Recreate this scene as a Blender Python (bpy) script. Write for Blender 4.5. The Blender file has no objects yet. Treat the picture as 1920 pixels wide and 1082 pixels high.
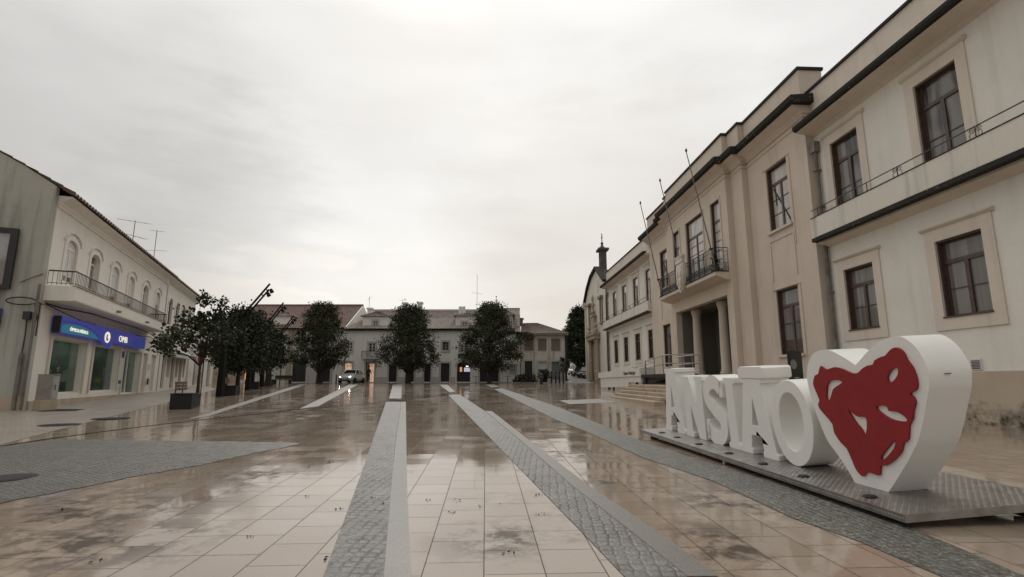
import bpy, bmesh, math, random
from math import sin, cos, tan, pi, radians, sqrt, atan2
from mathutils import Vector, Matrix
from mathutils.geometry import tessellate_polygon
random.seed(7)
sc = bpy.context.scene
COL = sc.collection
rnd = random.random
def U(a, b): return a + (b - a) * rnd()

# ------------------------------------------------------------------ camera maths (metres; plaza rises gently away from the camera)
FOC, PITCH, EYE, SLOPE, FLAT = 991.0, radians(9.86), 1.3, 0.0175, 57.0
def ray(x, y):
    a = (x - 960) / FOC; b = -(y - 541) / FOC
    return Vector((a, cos(PITCH) - sin(PITCH) * b, sin(PITCH) + cos(PITCH) * b))
def gz(Y): return SLOPE * max(-6, min(Y, FLAT))
def gnd(x, y):
    d = ray(x, y); den = SLOPE * d.y - d.z
    t = EYE / den if den > 1e-4 else 1e9
    if t * d.y > FLAT:
        t = min(FLAT / d.y, 1e5)
    p = Vector((0, 0, EYE)) + d * t
    return Vector((p.x, p.y, gz(p.y)))

# ------------------------------------------------------------------ materials
MATS = {}
class NT:
    def __init__(s, name):
        s.m = bpy.data.materials.new(name); s.m.use_nodes = True
        s.t = s.m.node_tree; s.t.nodes.clear()
        s.out = s.n('ShaderNodeOutputMaterial'); s.b = s.n('ShaderNodeBsdfPrincipled')
        s.l(s.b.outputs[0], s.out.inputs[0])
        s.tc = s.n('ShaderNodeTexCoord'); MATS[name] = s.m
    def n(s, k, **kw):
        o = s.t.nodes.new(k)
        for a, b in kw.items(): setattr(o, a, b)
        return o
    def l(s, a, b): s.t.links.new(a, b)
    def noise(s, scale=5, detail=4, rough=.55, vec=None, dist=0):
        o = s.n('ShaderNodeTexNoise'); o.inputs['Scale'].default_value = scale; o.inputs['Detail'].default_value = detail
        o.inputs['Roughness'].default_value = rough; o.inputs['Distortion'].default_value = dist
        s.l(vec or s.tc.outputs['Object'], o.inputs['Vector']); return o.outputs['Fac']
    def mapv(s, scale=(1, 1, 1), rot=(0, 0, 0), loc=(0, 0, 0), src=None):
        o = s.n('ShaderNodeMapping'); o.inputs['Scale'].default_value = scale; o.inputs['Rotation'].default_value = rot
        o.inputs['Location'].default_value = loc
        s.l(src or s.tc.outputs['Object'], o.inputs['Vector']); return o.outputs[0]
    def ramp(s, f, a, b, c0=0, c1=1):
        o = s.n('ShaderNodeMapRange'); o.inputs[1].default_value = a; o.inputs[2].default_value = b
        o.inputs[3].default_value = c0; o.inputs[4].default_value = c1
        s.l(f, o.inputs[0]); return o.outputs[0]
    def mix(s, f, a, b, mode='MIX'):
        o = s.n('ShaderNodeMix', data_type='RGBA', blend_type=mode)
        for v, i in ((f, 0), (a, 6), (b, 7)):
            if hasattr(v, 'is_linked'): s.l(v, o.inputs[i])
            elif i == 0: o.inputs[0].default_value = v
            else: o.inputs[i].default_value = (*v[:3], 1)
        return o.outputs[2]
    def math(s, op, a, b=0.0):
        o = s.n('ShaderNodeMath', operation=op)
        for v, i in ((a, 0), (b, 1)):
            if hasattr(v, 'is_linked'): s.l(v, o.inputs[i])
            else: o.inputs[i].default_value = v
        return o.outputs[0]
    def set(s, color=None, rough=None, metal=None, spec=None, bump=None, bstr=.3, bdist=.02):
        def put(k, v):
            if v is None: return
            i = s.b.inputs[k]
            if hasattr(v, 'is_linked'): s.l(v, i)
            elif k == 'Base Color': i.default_value = (*v[:3], 1)
            else: i.default_value = v
        put('Base Color', color); put('Roughness', rough); put('Metallic', metal); put('Specular IOR Level', spec)
        if bump is not None:
            o = s.n('ShaderNodeBump'); o.inputs['Strength'].default_value = bstr; o.inputs['Distance'].default_value = bdist
            s.l(bump, o.inputs['Height']); s.l(o.outputs[0], s.b.inputs['Normal'])
        return s.m
def plaster(name, c, dirt=(.16, .14, .11), amt=.5, streak=.4, rough=.75, sc_=1.0):
    t = NT(name)
    n1 = t.noise(.7 * sc_, 6, .6); n2 = t.noise(9 * sc_, 5, .6)
    st = t.noise(1.0, 5, .6, t.mapv((2.6, 2.6, .16)))
    f1 = t.ramp(n1, .45, .8, 0, amt); f2 = t.ramp(st, .52, .82, 0, streak)
    k = t.mix(f1, c, tuple(x * .72 for x in c)); k = t.mix(f2, k, dirt)
    k = t.mix(t.ramp(n2, .3, .75, 0, .12), k, tuple(x * .6 for x in c))
    return t.set(k, rough, spec=.25, bump=t.noise(40, 3), bstr=.15, bdist=.01)
def plain(name, c, rough=.5, metal=0, var=.25, scale=6, bstr=.1, spec=.5):
    t = NT(name); n = t.noise(scale, 4)
    return t.set(t.mix(t.ramp(n, .35, .7), c, tuple(x * (1 - var) for x in c)), rough, metal, spec, t.noise(scale * 6, 3), bstr, .005)
def emit(name, c, e, strength, rough=.4):
    t = NT(name); t.set(c, rough)
    t.b.inputs['Emission Color'].default_value = (*e, 1); t.b.inputs['Emission Strength'].default_value = strength
    return t.m
plaster('white_plaster', (.75, .715, .64), amt=.4, streak=.2)
plaster('cream_stone', (.61, .522, .432), (.2, .16, .12), .5, .3)
plaster('trim_stone', (.655, .58, .49), (.22, .18, .14), .5, .25)
plaster('plinth_stone', (.47, .38, .29), (.10, .085, .06), .7, .6)
t = NT('base_stone'); sp_z = t.n('ShaderNodeSeparateXYZ'); t.l(t.tc.outputs['Object'], sp_z.inputs[0])
k = t.mix(t.ramp(t.noise(.9, 5), .4, .7, 0, .6), (.47, .39, .30), (.36, .29, .22)); ed = t.math('ADD', sp_z.outputs[2], t.math('MULTIPLY', t.noise(1.6, 6, .65), -1.5))
k = t.mix(t.math('MULTIPLY', t.ramp(ed, .05, -.35), t.ramp(t.noise(5, 6, .7), .35, .6)), k, (.06, .05, .036)); t.set(k, .7, spec=.3, bump=t.noise(25, 4), bstr=.25, bdist=.01)
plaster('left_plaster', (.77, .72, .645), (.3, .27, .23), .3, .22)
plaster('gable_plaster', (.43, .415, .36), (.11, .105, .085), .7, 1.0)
plaster('far_white', (.76, .735, .675), (.25, .24, .2), .35, .35)
plaster('far_grey', (.50, .475, .43), (.2, .18, .15), .4, .4)
plaster('far_tan', (.34, .27, .20), (.14, .11, .09), .5, .4)
plaster('stained_plaster', (.62, .58, .50), (.06, .055, .045), .8, .95, sc_=1.4)
plaster('church_plaster', (.66, .61, .53), (.3, .27, .22), .3, .25)
plaster('dark_stone', (.26, .215, .17), (.05, .045, .035), .8, .8)
plaster('belfry_stone', (.10, .088, .075), (.03, .028, .024), .8, .6)
plaster('old_stone', (.40, .315, .23), (.08, .065, .05), .7, .7)
plaster('recess_shade', (.17, .155, .13), (.08, .07, .06), .4, .3)  # darker than the walls: the shade inside the portal is painted into this grey
plaster('balcony_plaster', (.67, .63, .55), (.10, .09, .075), .4, .55)
t = NT('mould_black'); n_a = t.noise(2.6, 7, .72); n_b = t.noise(14, 5, .6)
t.set(t.mix(t.ramp(t.math('ADD', n_a, t.math('MULTIPLY', n_b, .25)), .74, .80), (.028, .026, .023), (.24, .21, .175)), .85, spec=.2, bump=n_b, bstr=.6, bdist=.02)
plain('brown_wood', (.095, .055, .04), .45, var=.5, scale=12)
plain('dark_door', (.018, .016, .014), .5, var=.4)
plain('white_frame', (.66, .64, .6), .4, var=.1)
plain('iron', (.03, .028, .027), .5, var=.4, scale=20)
plain('pole_metal', (.20, .19, .175), .45, .4, var=.4)
plain('steel', (.36, .34, .32), .32, .8, var=.2)
plain('lamp_metal', (.010, .010, .010), .7, 0, spec=.15)
plain('downpipe_grey', (.20, .18, .15), .6, var=.5, scale=3)
plain('granite_dark', (.024, .024, .024), .65, spec=.2, var=.4, scale=25)
plain('slot_dark', (.012, .011, .01), .95, spec=.05)
plain('bench_wood', (.17, .085, .055), .45, var=.4, scale=14)
plain('shutter_brown', (.22, .185, .15), .6, var=.2)
plain('green_door', (.16, .19, .18), .55, var=.2)
plain('cabinet_grey', (.40, .38, .34), .6, var=.25, scale=4)
plain('cabinet_dark', (.25, .22, .19), .6, var=.3, scale=4)
plain('black_plastic', (.014, .014, .015), .35)
plain('rubber', (.012, .012, .012), .8)
plain('cable', (.02, .02, .02), .6)
plain('bark', (.045, .035, .027), .9, var=.6, scale=8, bstr=.8)
plain('awning_cloth', (.66, .64, .6), .7, var=.12)
plain('leaf_litter', (.035, .022, .012), .6)
plain('blue_panel', (.035, .04, .16), .4)
plain('paper_grey', (.62, .60, .56), .6, var=.15)
plain('skin', (.42, .26, .18), .5)
plain('dark_cloth', (.02, .02, .024), .9)
plain('hair', (.02, .015, .01), .7)
plain('ramp_white', (.72, .69, .63), .45, var=.08, scale=2)
plain('dark_metal', (.03, .028, .026), .45, .3)
plain('red_pennant', (.42, .035, .04), .5)
plain('yellow_card', (.65, .45, .08), .5)
plain('shade_grey', (.22, .21, .19), .7)
plain('silver_paint', (.62, .61, .59), .28, .2, var=.05)
plain('white_paint_car', (.72, .71, .69), .25, var=.05)
plain('black_paint_car', (.02, .02, .022), .2, var=.1)
plain('grey_paint_car', (.08, .08, .085), .2, .3, var=.1)
plain('emblem_grey', (.30, .31, .30), .5, var=.4, scale=9)
emit('headlight', (.9, .9, .9), (1, .86, .68), 45)
def patchy(name, c1, c2, st):
    t = NT(name); n = t.noise(2.3, 4, .6); k = t.mix(t.ramp(n, .4, .62), c1, c2); t.set((.4, .3, .2), .5); t.l(k, t.b.inputs['Emission Color']); t.b.inputs['Emission Strength'].default_value = st
patchy('warm_glow', (.95, .64, .46), (.50, .29, .19), .5)
emit('shop_glow', (.5, .35, .2), (1, .50, .24), .55)
emit('screen_glow', (.4, .35, .5), (.80, .68, .85), .55)
emit('white_glow', (.9, .9, .9), (1, .95, .85), 1.6)
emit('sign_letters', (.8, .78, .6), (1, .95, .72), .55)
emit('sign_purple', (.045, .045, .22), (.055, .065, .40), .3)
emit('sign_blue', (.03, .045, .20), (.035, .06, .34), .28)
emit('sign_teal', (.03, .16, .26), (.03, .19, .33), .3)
# painted sign white: smooth lacquer with rain film
t = NT('letter_white'); n = t.noise(1.6, 4)
t.set(t.mix(t.ramp(n, .4, .75, 0, .5), (.80, .785, .74), (.72, .70, .66)), t.ramp(t.noise(14, 3), .3, .7, .28, .45), spec=.45)
t = NT('map_red'); t.set(t.mix(t.ramp(t.noise(5, 4), .3, .7), (.28, .018, .022), (.24, .015, .018)), .42, spec=.35)
# glass
t = NT('window_glass'); nz = t.noise(.9, 3); lw = t.noise(2.2, 2, vec=t.mapv((1, 1, .2)))
t.set(t.mix(t.ramp(lw, .42, .58), (.04, .038, .036), (.21, .20, .185)), .03, spec=.5, bump=nz, bstr=.05, bdist=.02)
t = NT('curtain_glass'); wv = t.noise(7, 2, vec=t.mapv((1, 1, .02)))
t.set(t.mix(t.ramp(wv, .35, .65), (.22, .21, .19), (.14, .133, .12)), .04, spec=.5)
t = NT('bright_pane'); wv = t.noise(7, 2, vec=t.mapv((1, 1, .02))); t.set(t.mix(t.ramp(wv, .35, .65), (.56, .53, .49), (.44, .42, .385)), .04, spec=.5)  # pale curtain bands; sky reflected in the panes is painted into this colour too
t = NT('dark_glass'); t.set((.02, .021, .02), .03, spec=.5)
t = NT('shop_glass'); t.t.nodes.remove(t.b)
g = t.n('ShaderNodeBsdfGlossy'); g.inputs['Roughness'].default_value = .02; tr = t.n('ShaderNodeBsdfTransparent')
tr.inputs[0].default_value = (.75, .80, .76, 1)
lwt = t.n('ShaderNodeLayerWeight'); lwt.inputs[0].default_value = .5; frv = t.math('ADD', t.math('MULTIPLY', t.math('POWER', lwt.outputs['Facing'], 5.0), .96), .04); mx = t.n('ShaderNodeMixShader')
t.l(frv, mx.inputs[0]); t.l(tr.outputs[0], mx.inputs[1]); t.l(g.outputs[0], mx.inputs[2]); t.l(mx.outputs[0], t.out.inputs[0])
t = NT('shop_inside'); t.set(t.mix(t.ramp(t.noise(.9, 3), .4, .65), (.20, .22, .205), (.38, .42, .39)), .7)
emit('shop_lamp', (.8, .8, .8), (.85, 1, .92), 1.7)
# roof tiles
def tiles(name, a, b, dk):
    t = NT(name); v = t.n('ShaderNodeTexVoronoi'); v.inputs['Scale'].default_value = 4.2; t.l(t.tc.outputs['Object'], v.inputs[0])
    sp = t.n('ShaderNodeSeparateColor'); t.l(v.outputs['Color'], sp.inputs[0])
    k = t.mix(sp.outputs[0], a, b); k = t.mix(t.ramp(t.noise(2.2, 6, .65), .5, .72, 0, .8), k, dk)
    return t.set(k, .6, spec=.35, bump=t.noise(30, 3), bstr=.3, bdist=.01)
tiles('red_tiles', (.22, .135, .11), (.17, .11, .09), (.10, .065, .052))
tiles('old_tiles', (.23, .165, .13), (.15, .115, .095), (.05, .042, .036))
tiles('light_tiles', (.36, .31, .265), (.25, .215, .185), (.09, .08, .07))
# foliage
def leafmat(name, a, b):
    t = NT(name); oi = t.n('ShaderNodeNewGeometry')
    k = t.mix(oi.outputs['Random Per Island'], a, b)
    t.set(k, .6, spec=.2)
    return t.m
leafmat('leaf_dark', (.018, .023, .011), (.042, .05, .022))
leafmat('leaf_mid', (.032, .038, .017), (.058, .064, .029))
leafmat('leaf_magnolia', (.018, .024, .011), (.045, .052, .022))
# wet limestone slabs, courses laid along the town hall front
t = NT('wet_slabs')
gv = t.mapv((1, 1, 1), (0, 0, radians(-92.83)))
def brick(t, vec, w, h, mortar, off=.5, sq=1.0, freq=2, smooth=.1):
    o = t.n('ShaderNodeTexBrick'); o.offset = off; o.offset_frequency = freq; o.squash = sq
    o.inputs['Scale'].default_value = 1; o.inputs['Mortar Size'].default_value = mortar; o.inputs['Mortar Smooth'].default_value = smooth
    o.inputs['Brick Width'].default_value = w; o.inputs['Row Height'].default_value = h; o.inputs['Bias'].default_value = 0
    o.inputs['Color1'].default_value = (0, 0, 0, 1); o.inputs['Color2'].default_value = (1, 1, 1, 1); o.inputs['Mortar'].default_value = (.5, .5, .5, 1)
    t.l(vec, o.inputs['Vector']); return o
b1 = brick(t, gv, .46, .40, .0038, .5, 1.0, 3); b2_ = brick(t, gv, .46, .40, .035, .5, 1.0, 3, 1.0)
n1 = t.noise(.35, 5, .6); n2 = t.noise(2.3, 6, .65, dist=.4); n3 = t.noise(30, 3); n4 = t.noise(.16, 3)
base = t.mix(b1.outputs['Color'], (.27, .208, .158), (.36, .287, .224))
base = t.mix(t.ramp(n1, .35, .7, 0, .35), base, (.235, .18, .135))
def spot(cx, cy, r0):
    q = t.n('ShaderNodeVectorMath', operation='DISTANCE'); t.l(t.tc.outputs['Object'], q.inputs[0]); q.inputs[1].default_value = (cx, cy, .1); return t.ramp(q.outputs['Value'], r0, r0 * .25, 0, 1)
area = t.ramp(n4, .5, .62)
for sx_, sy_, sr_ in ((-4.0, 5.2, 1.7), (-3.2, 4.3, 1.2), (1.55, 4.25, .95), (2.3, 5.6, 1.0), (1.3, 6.6, .9), (-.1, 4.4, .7), (-3.2, 6.9, .9)): area = t.math('MAXIMUM', area, spot(sx_, sy_, sr_))
n5 = t.noise(7, 6, .7)
dirt = t.math('MULTIPLY', t.ramp(t.math('ADD', t.math('ADD', n2, t.math('MULTIPLY', n5, .5)), t.math('MULTIPLY', b1.outputs['Color'], .14)), .78, .92), area)
base = t.mix(dirt, base, (.07, .05, .035))
base = t.mix(t.ramp(n3, .45, .75, 0, .2), base, (.2, .15, .1))
damp = t.math('MULTIPLY', b2_.outputs['Fac'], t.ramp(t.noise(3.5, 6, .7),   .48, .70, 0, .38)); base = t.mix(damp, base, (.11, .083, .062))
base = t.mix(b1.outputs['Fac'], base, (.04, .032, .025))
r = t.math('ADD', t.ramp(b1.outputs['Color'], 0, 1, .03, .085), t.ramp(t.noise(.5, 4, .6), .42, .7, 0, .05))
r = t.math('ADD', r, t.math('MULTIPLY', b1.outputs['Fac'], .4))
r = t.math('ADD', r, t.math('MULTIPLY', dirt, .22))
# every slab sits at a slightly different tilt, which breaks the reflections up at the joints
tilt = t.n('ShaderNodeVectorMath', operation='MULTIPLY_ADD')
wob = t.noise(1.1, 2); fine = t.noise(9, 2)
hgt = t.math('ADD', t.math('MULTIPLY', wob, .5), t.math('MULTIPLY', fine, .03))
hgt = t.math('SUBTRACT', hgt, t.math('MULTIPLY', b1.outputs['Fac'], .10))
hgt = t.math('ADD', hgt, t.math('MULTIPLY', b1.outputs['Color'], .05))
t.set(base, r, spec=t.math('MULTIPLY', t.math('SUBTRACT', .9, t.math('MULTIPLY', dirt, .78)), t.math('SUBTRACT', 1.0, t.math('MULTIPLY', b1.outputs['Fac'], .9))), bump=hgt, bstr=.10, bdist=.045)
nb = t.b.inputs['Normal'].links[0].from_socket
wnz = t.n('ShaderNodeTexWhiteNoise', noise_dimensions='1D'); t.l(b1.outputs['Color'], wnz.inputs['W'])
sub = t.n('ShaderNodeVectorMath', operation='MULTIPLY_ADD'); t.l(wnz.outputs['Color'], sub.inputs[0]); sub.inputs[1].default_value = (.011, .011, 0); sub.inputs[2].default_value = (-.0055, -.0055, 0)
adn = t.n('ShaderNodeVectorMath', operation='ADD'); t.l(nb, adn.inputs[0]); t.l(sub.outputs[0], adn.inputs[1])
nrm_ = t.n('ShaderNodeVectorMath', operation='NORMALIZE'); t.l(adn.outputs[0], nrm_.inputs[0]); t.l(nrm_.outputs[0], t.b.inputs['Normal'])
# granite setts
def setts(name, c, w, rot, rough, bs=.9, jd=.9, moss=0):
    """small roughly squared stones with uneven, partly filled joints"""
    t = NT(name); v0 = t.mapv((1 / w, 1 / w * .92, 1 / w), (0, 0, rot))
    v = t.n('ShaderNodeTexVoronoi', feature='DISTANCE_TO_EDGE', voronoi_dimensions='2D'); v.inputs['Randomness'].default_value = .30; v.inputs['Scale'].default_value = 1; t.l(v0, v.inputs[0])
    v2 = t.n('ShaderNodeTexVoronoi', voronoi_dimensions='2D'); v2.inputs['Randomness'].default_value = .30; v2.inputs['Scale'].default_value = 1; t.l(v0, v2.inputs[0])
    sp = t.n('ShaderNodeSeparateColor'); t.l(v2.outputs['Color'], sp.inputs[0])
    n = t.noise(55, 5, .65); nl = t.noise(1.2, 5); nj = t.noise(5, 4, .6)
    k = t.mix(sp.outputs[0], tuple(x * .70 for x in c), c); k = t.mix(t.ramp(n, .40, .62, 0, .75), k, tuple(x * .32 for x in c))
    k = t.mix(t.ramp(nl, .40, .62, 0, .65), k, tuple(x * .5 for x in c))
    if moss: k = t.mix(t.math('MULTIPLY', t.ramp(t.noise(11, 7, .75), .46, .60), moss), k, (.035, .034, .022)); k = t.mix(t.math('MULTIPLY', t.ramp(t.noise(26, 6, .7), .54, .64), moss * .8), k, (.36, .34, .30))
    gap = t.math('MULTIPLY', t.ramp(v.outputs['Distance'], .01, .09, 1, 0), t.ramp(nj, .42, .62, .10, 1))
    k = t.mix(t.math('MULTIPLY', gap, jd), k, (.025, .022, .019))
    hh = t.math('ADD', t.math('MULTIPLY', t.ramp(v.outputs['Distance'], 0, .22), t.ramp(nj, .35, .65, .4, 1)), t.math('MULTIPLY', n, .5))
    t.set(k, t.math('ADD', rough, t.math('MULTIPLY', n, .15)), spec=.5, bump=hh, bstr=bs, bdist=.012)
setts('setts_granite', (.25, .238, .217), .088, radians(-86), .40, .9, .9, .3)
setts('setts_dark', (.165, .158, .135), .07, radians(-92), .42, .8, .5, .85)
setts('setts_circle', (.135, .122, .104), .07, radians(-60), .28, 1.0, .7, .5)
setts('calcada', (.44, .38, .315), .09, radians(-45), .25, .35, .5)
t = NT('granite_band'); n = t.noise(60, 3)
t.set(t.mix(t.ramp(n, .35, .65), (.185, .17, .148), (.125, .114, .098)), t.ramp(t.noise(3, 4), .35, .7, .34, .42), spec=.5, bump=t.noise(120, 2), bstr=.12, bdist=.006)
t = NT('asphalt'); t.set(t.mix(t.ramp(t.noise(80, 3), .4, .6), (.045, .043, .04), (.07, .065, .06)), .3, spec=.5, bump=t.noise(150, 2), bstr=.4, bdist=.006)
t = NT('pavement_light'); t.set(t.mix(t.ramp(t.noise(3, 5), .35, .7), (.24, .225, .2), (.165, .155, .138)), .5, spec=.4)
t = NT('checker_plate'); n = t.noise(7, 4)
t.set(t.mix(t.ramp(n, .35, .7), (.33, .31, .285), (.22, .205, .185)), t.ramp(t.noise(3, 3), .3, .7, .25, .42), .75, bump=t.noise(60, 2), bstr=.06, bdist=.003)
# billboard face: faded landscape print
t = NT('poster_print'); sep = t.n('ShaderNodeSeparateXYZ'); t.l(t.tc.outputs['Object'], sep.inputs[0])
k = t.mix(t.ramp(t.noise(2.2, 5), .4, .65), (.30, .30, .31), (.42, .41, .40))
t.set(t.mix(t.ramp(t.math('ADD', sep.outputs[2], t.math('MULTIPLY', t.noise(3, 4), .5)), 5.75, 5.6), k, (.24, .20, .18)), .3)
M = MATS

# ------------------------------------------------------------------ mesh builder
class MB:
    def __init__(s, sx=1): s.v = []; s.f = []; s.mi = []; s.sx = sx; s.m = 0
    def add(s, vs, fs):
        o = len(s.v); s.v += [(s.sx * v[0], v[1], v[2]) for v in vs]; s.f += [tuple(i + o for i in f) for f in fs]; s.mi += [s.m] * len(fs); return s
    def box(s, x0, x1, y0, y1, z0, z1):
        v = [(x, y, z) for z in (z0, z1) for y in (y0, y1) for x in (x0, x1)]
        return s.add(v, [(0, 2, 3, 1), (4, 5, 7, 6), (0, 1, 5, 4), (2, 6, 7, 3), (0, 4, 6, 2), (1, 3, 7, 5)])
    def quad(s, a, b, c, d): return s.add([a, b, c, d], [(0, 1, 2, 3)])
    def prism(s, loops, y0, y1):
        """polygon (outer, holes...) in x,z extruded along y"""
        if not isinstance(loops[0][0], (tuple, list)): loops = [loops]
        tri = tessellate_polygon([[Vector((p[0], p[1], 0)) for p in l] for l in loops])
        flat = [p for l in loops for p in l]; n = len(flat)
        v = [(p[0], y0, p[1]) for p in flat] + [(p[0], y1, p[1]) for p in flat]
        f = [tuple(t_) for t_ in tri] + [tuple(i + n for i in reversed(t_)) for t_ in tri]
        o = 0
        for l in loops:
            k = len(l)
            for i in range(k):
                j = (i + 1) % k; f.append((o + i, o + j, o + j + n, o + i + n))
            o += k
        return s.add(v, f)
    def profile(s, pts, x0, x1):
        """closed polygon in (y,z) extruded along x"""
        tri = tessellate_polygon([[Vector((p[0], p[1], 0)) for p in pts]]); n = len(pts)
        v = [(x0, p[0], p[1]) for p in pts] + [(x1, p[0], p[1]) for p in pts]
        f = [tuple(q) for q in tri] + [tuple(i + n for i in reversed(q)) for q in tri]
        f += [(i, (i + 1) % n, (i + 1) % n + n, i + n) for i in range(n)]
        return s.add(v, f)
    def annulus(s, outer, inner, y0, y1):
        n = len(outer); v = [(p[0], y, p[1]) for y in (y0, y1) for l in (outer, inner) for p in l]; f = []
        for i in range(n):
            j = (i + 1) % n; f += [(i, j, n + j, n + i), (2 * n + i, 3 * n + i, 3 * n + j, 2 * n + j), (i, 2 * n + i, 2 * n + j, j), (n + i, n + j, 3 * n + j, 3 * n + i)]
        return s.add(v, f)
    def slab(s, pts, z0, z1):
        """polygon in (x,y) extruded along z"""
        tri = tessellate_polygon([[Vector((p[0], p[1], 0)) for p in pts]]); n = len(pts)
        v = [(p[0], p[1], z0) for p in pts] + [(p[0], p[1], z1) for p in pts]
        f = [tuple(q) for q in tri] + [tuple(i + n for i in reversed(q)) for q in tri]
        f += [(i, (i + 1) % n, (i + 1) % n + n, i + n) for i in range(n)]
        return s.add(v, f)
    def tube(s, pts, r, n=6, cap=True):
        pts = [Vector(p) for p in pts]; rs = r if isinstance(r, (list, tuple)) else [r] * len(pts)
        vs = []; up = None
        for i, p in enumerate(pts):
            d = (pts[min(i + 1, len(pts) - 1)] - pts[max(i - 1, 0)]).normalized()
            if up is None or abs(d.dot(up)) > .95: up = Vector((0, 0, 1)) if abs(d.z) < .9 else Vector((1, 0, 0))
            a = d.cross(up).normalized(); b = a.cross(d)
            for k in range(n):
                w = 2 * pi * k / n + pi / n; q = p + (a * cos(w) + b * sin(w)) * rs[i]; vs.append(tuple(q))
        fs = [(i * n + k, i * n + (k + 1) % n, (i + 1) * n + (k + 1) % n, (i + 1) * n + k) for i in range(len(pts) - 1) for k in range(n)]
        if cap: fs += [tuple(range(n)), tuple(reversed(range((len(pts) - 1) * n, len(pts) * n)))]
        return s.add(vs, fs)
    def lathe(s, prof, c=(0, 0, 0), n=20):
        vs = [(c[0] + r * cos(2 * pi * k / n), c[1] + r * sin(2 * pi * k / n), c[2] + z) for r, z in prof for k in range(n)]
        fs = [(i * n + k, i * n + (k + 1) % n, (i + 1) * n + (k + 1) % n, (i + 1) * n + k) for i in range(len(prof) - 1) for k in range(n)]
        fs += [tuple(range(n)), tuple(reversed(range((len(prof) - 1) * n, len(prof) * n)))]
        return s.add(vs, fs)
    def wall(s, u0, u1, z0, z1, holes, y, depth=.2):
        us = sorted({u0, u1, *[h[0] for h in holes], *[h[1] for h in holes]}); zs = sorted({z0, z1, *[h[2] for h in holes], *[h[3] for h in holes]})
        us = [u for u in us if u0 <= u <= u1]; zs = [z for z in zs if z0 <= z <= z1]
        for a, b in zip(us, us[1:]):
            for c, d in zip(zs, zs[1:]):
                mu, mz = (a + b) / 2, (c + d) / 2
                if any(h[0] < mu < h[1] and h[2] < mz < h[3] for h in holes): continue
                s.quad((a, y, c), (b, y, c), (b, y, d), (a, y, d))
        for a, b, c, d in [h[:4] for h in holes]:
            q = y - depth
            s.quad((a, y, c), (a, q, c), (a, q, d), (a, y, d)); s.quad((b, y, c), (b, y, d), (b, q, d), (b, q, c))
            s.quad((a, y, d), (a, q, d), (b, q, d), (b, y, d)); s.quad((a, y, c), (b, y, c), (b, q, c), (a, q, c))
        return s
    def tiles(s, e0, e1, r0, r1, per=.30, amp=.055, course=.42):
        """corrugated tile sheet: eave e0-e1, ridge r0-r1"""
        e0, e1, r0, r1 = map(Vector, (e0, e1, r0, r1))
        W = max((e1 - e0).length, (r1 - r0).length); Hh = max((r0 - e0).length, (r1 - e1).length)
        nu = max(4, int(W / per) * 4); nv = max(2, int(Hh / course)); nrm = (e1 - e0).cross(r0 - e0)
        if nrm.length < 1e-6: nrm = (r1 - r0).cross(r1 - e1)
        nrm.normalize()
        if nrm.z < 0: nrm = -nrm
        vs = []; fs = []; row = nu + 1
        for j in range(nv):
            for t_, lift in ((j / nv, .03), ((j + 1) / nv, 0)):
                for i in range(row):
                    q = i / nu; a = e0.lerp(e1, q); b = r0.lerp(r1, q)
                    w = amp * cos(2 * pi * i / 4) + lift
                    vs.append(tuple(a.lerp(b, t_) + nrm * w))
        for k in range(2 * nv - 1):
            for i in range(nu): fs.append((k * row + i, k * row + i + 1, (k + 1) * row + i + 1, (k + 1) * row + i))
        return s.add(vs, fs)
    def build(s, name, mats, parent=None, smooth=False, bevel=0, merge=False):
        me = bpy.data.meshes.new(name); me.from_pydata(s.v, [], s.f)
        for m in (mats if isinstance(mats, (list, tuple)) else [mats]): me.materials.append(M[m] if isinstance(m, str) else m)
        if len(me.materials) > 1: me.polygons.foreach_set('material_index', s.mi)
        bm = bmesh.new(); bm.from_mesh(me)
        if merge: bmesh.ops.remove_doubles(bm, verts=bm.verts, dist=1e-4)
        bmesh.ops.recalc_face_normals(bm, faces=bm.faces); bm.to_mesh(me); bm.free()
        if smooth:
            me.polygons.foreach_set('use_smooth', [True] * len(me.polygons))
        me.update()
        o = bpy.data.objects.new(name, me); COL.objects.link(o)
        if parent: o.parent = parent
        if smooth and smooth != 'all':
            try: me.set_sharp_from_angle(angle=radians(38))
            except Exception: pass
        if bevel:
            b = o.modifiers.new('bevel', 'BEVEL'); b.width = bevel; b.segments = 2; b.limit_method = 'ANGLE'; b.angle_limit = radians(40)
        return o
def tag(o, label, cat, group=None):
    o['label'] = label; o['category'] = cat
    if group: o['group'] = group
    return o
def struct(o, kind='structure'): o['kind'] = kind; return o
def thing(name, label, cat, loc=(0, 0, 0), rz=0, group=None, mat=None):
    o = bpy.data.objects.new(name, None); COL.objects.link(o); o.empty_display_size = .2
    if mat is not None: o.matrix_world = mat
    else: o.location = loc; o.rotation_euler = (0, 0, rz)
    return tag(o, label, cat, group)
def copy_thing(root, loc, rz, label):
    r = root.copy(); COL.objects.link(r); r.location = loc; r.rotation_euler = (0, 0, rz); r['label'] = label
    for ch in list(root.children):
        c = ch.copy(); COL.objects.link(c); c.parent = r
        for g_ in list(ch.children):
            d = g_.copy(); COL.objects.link(d); d.parent = c
    return r
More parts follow.
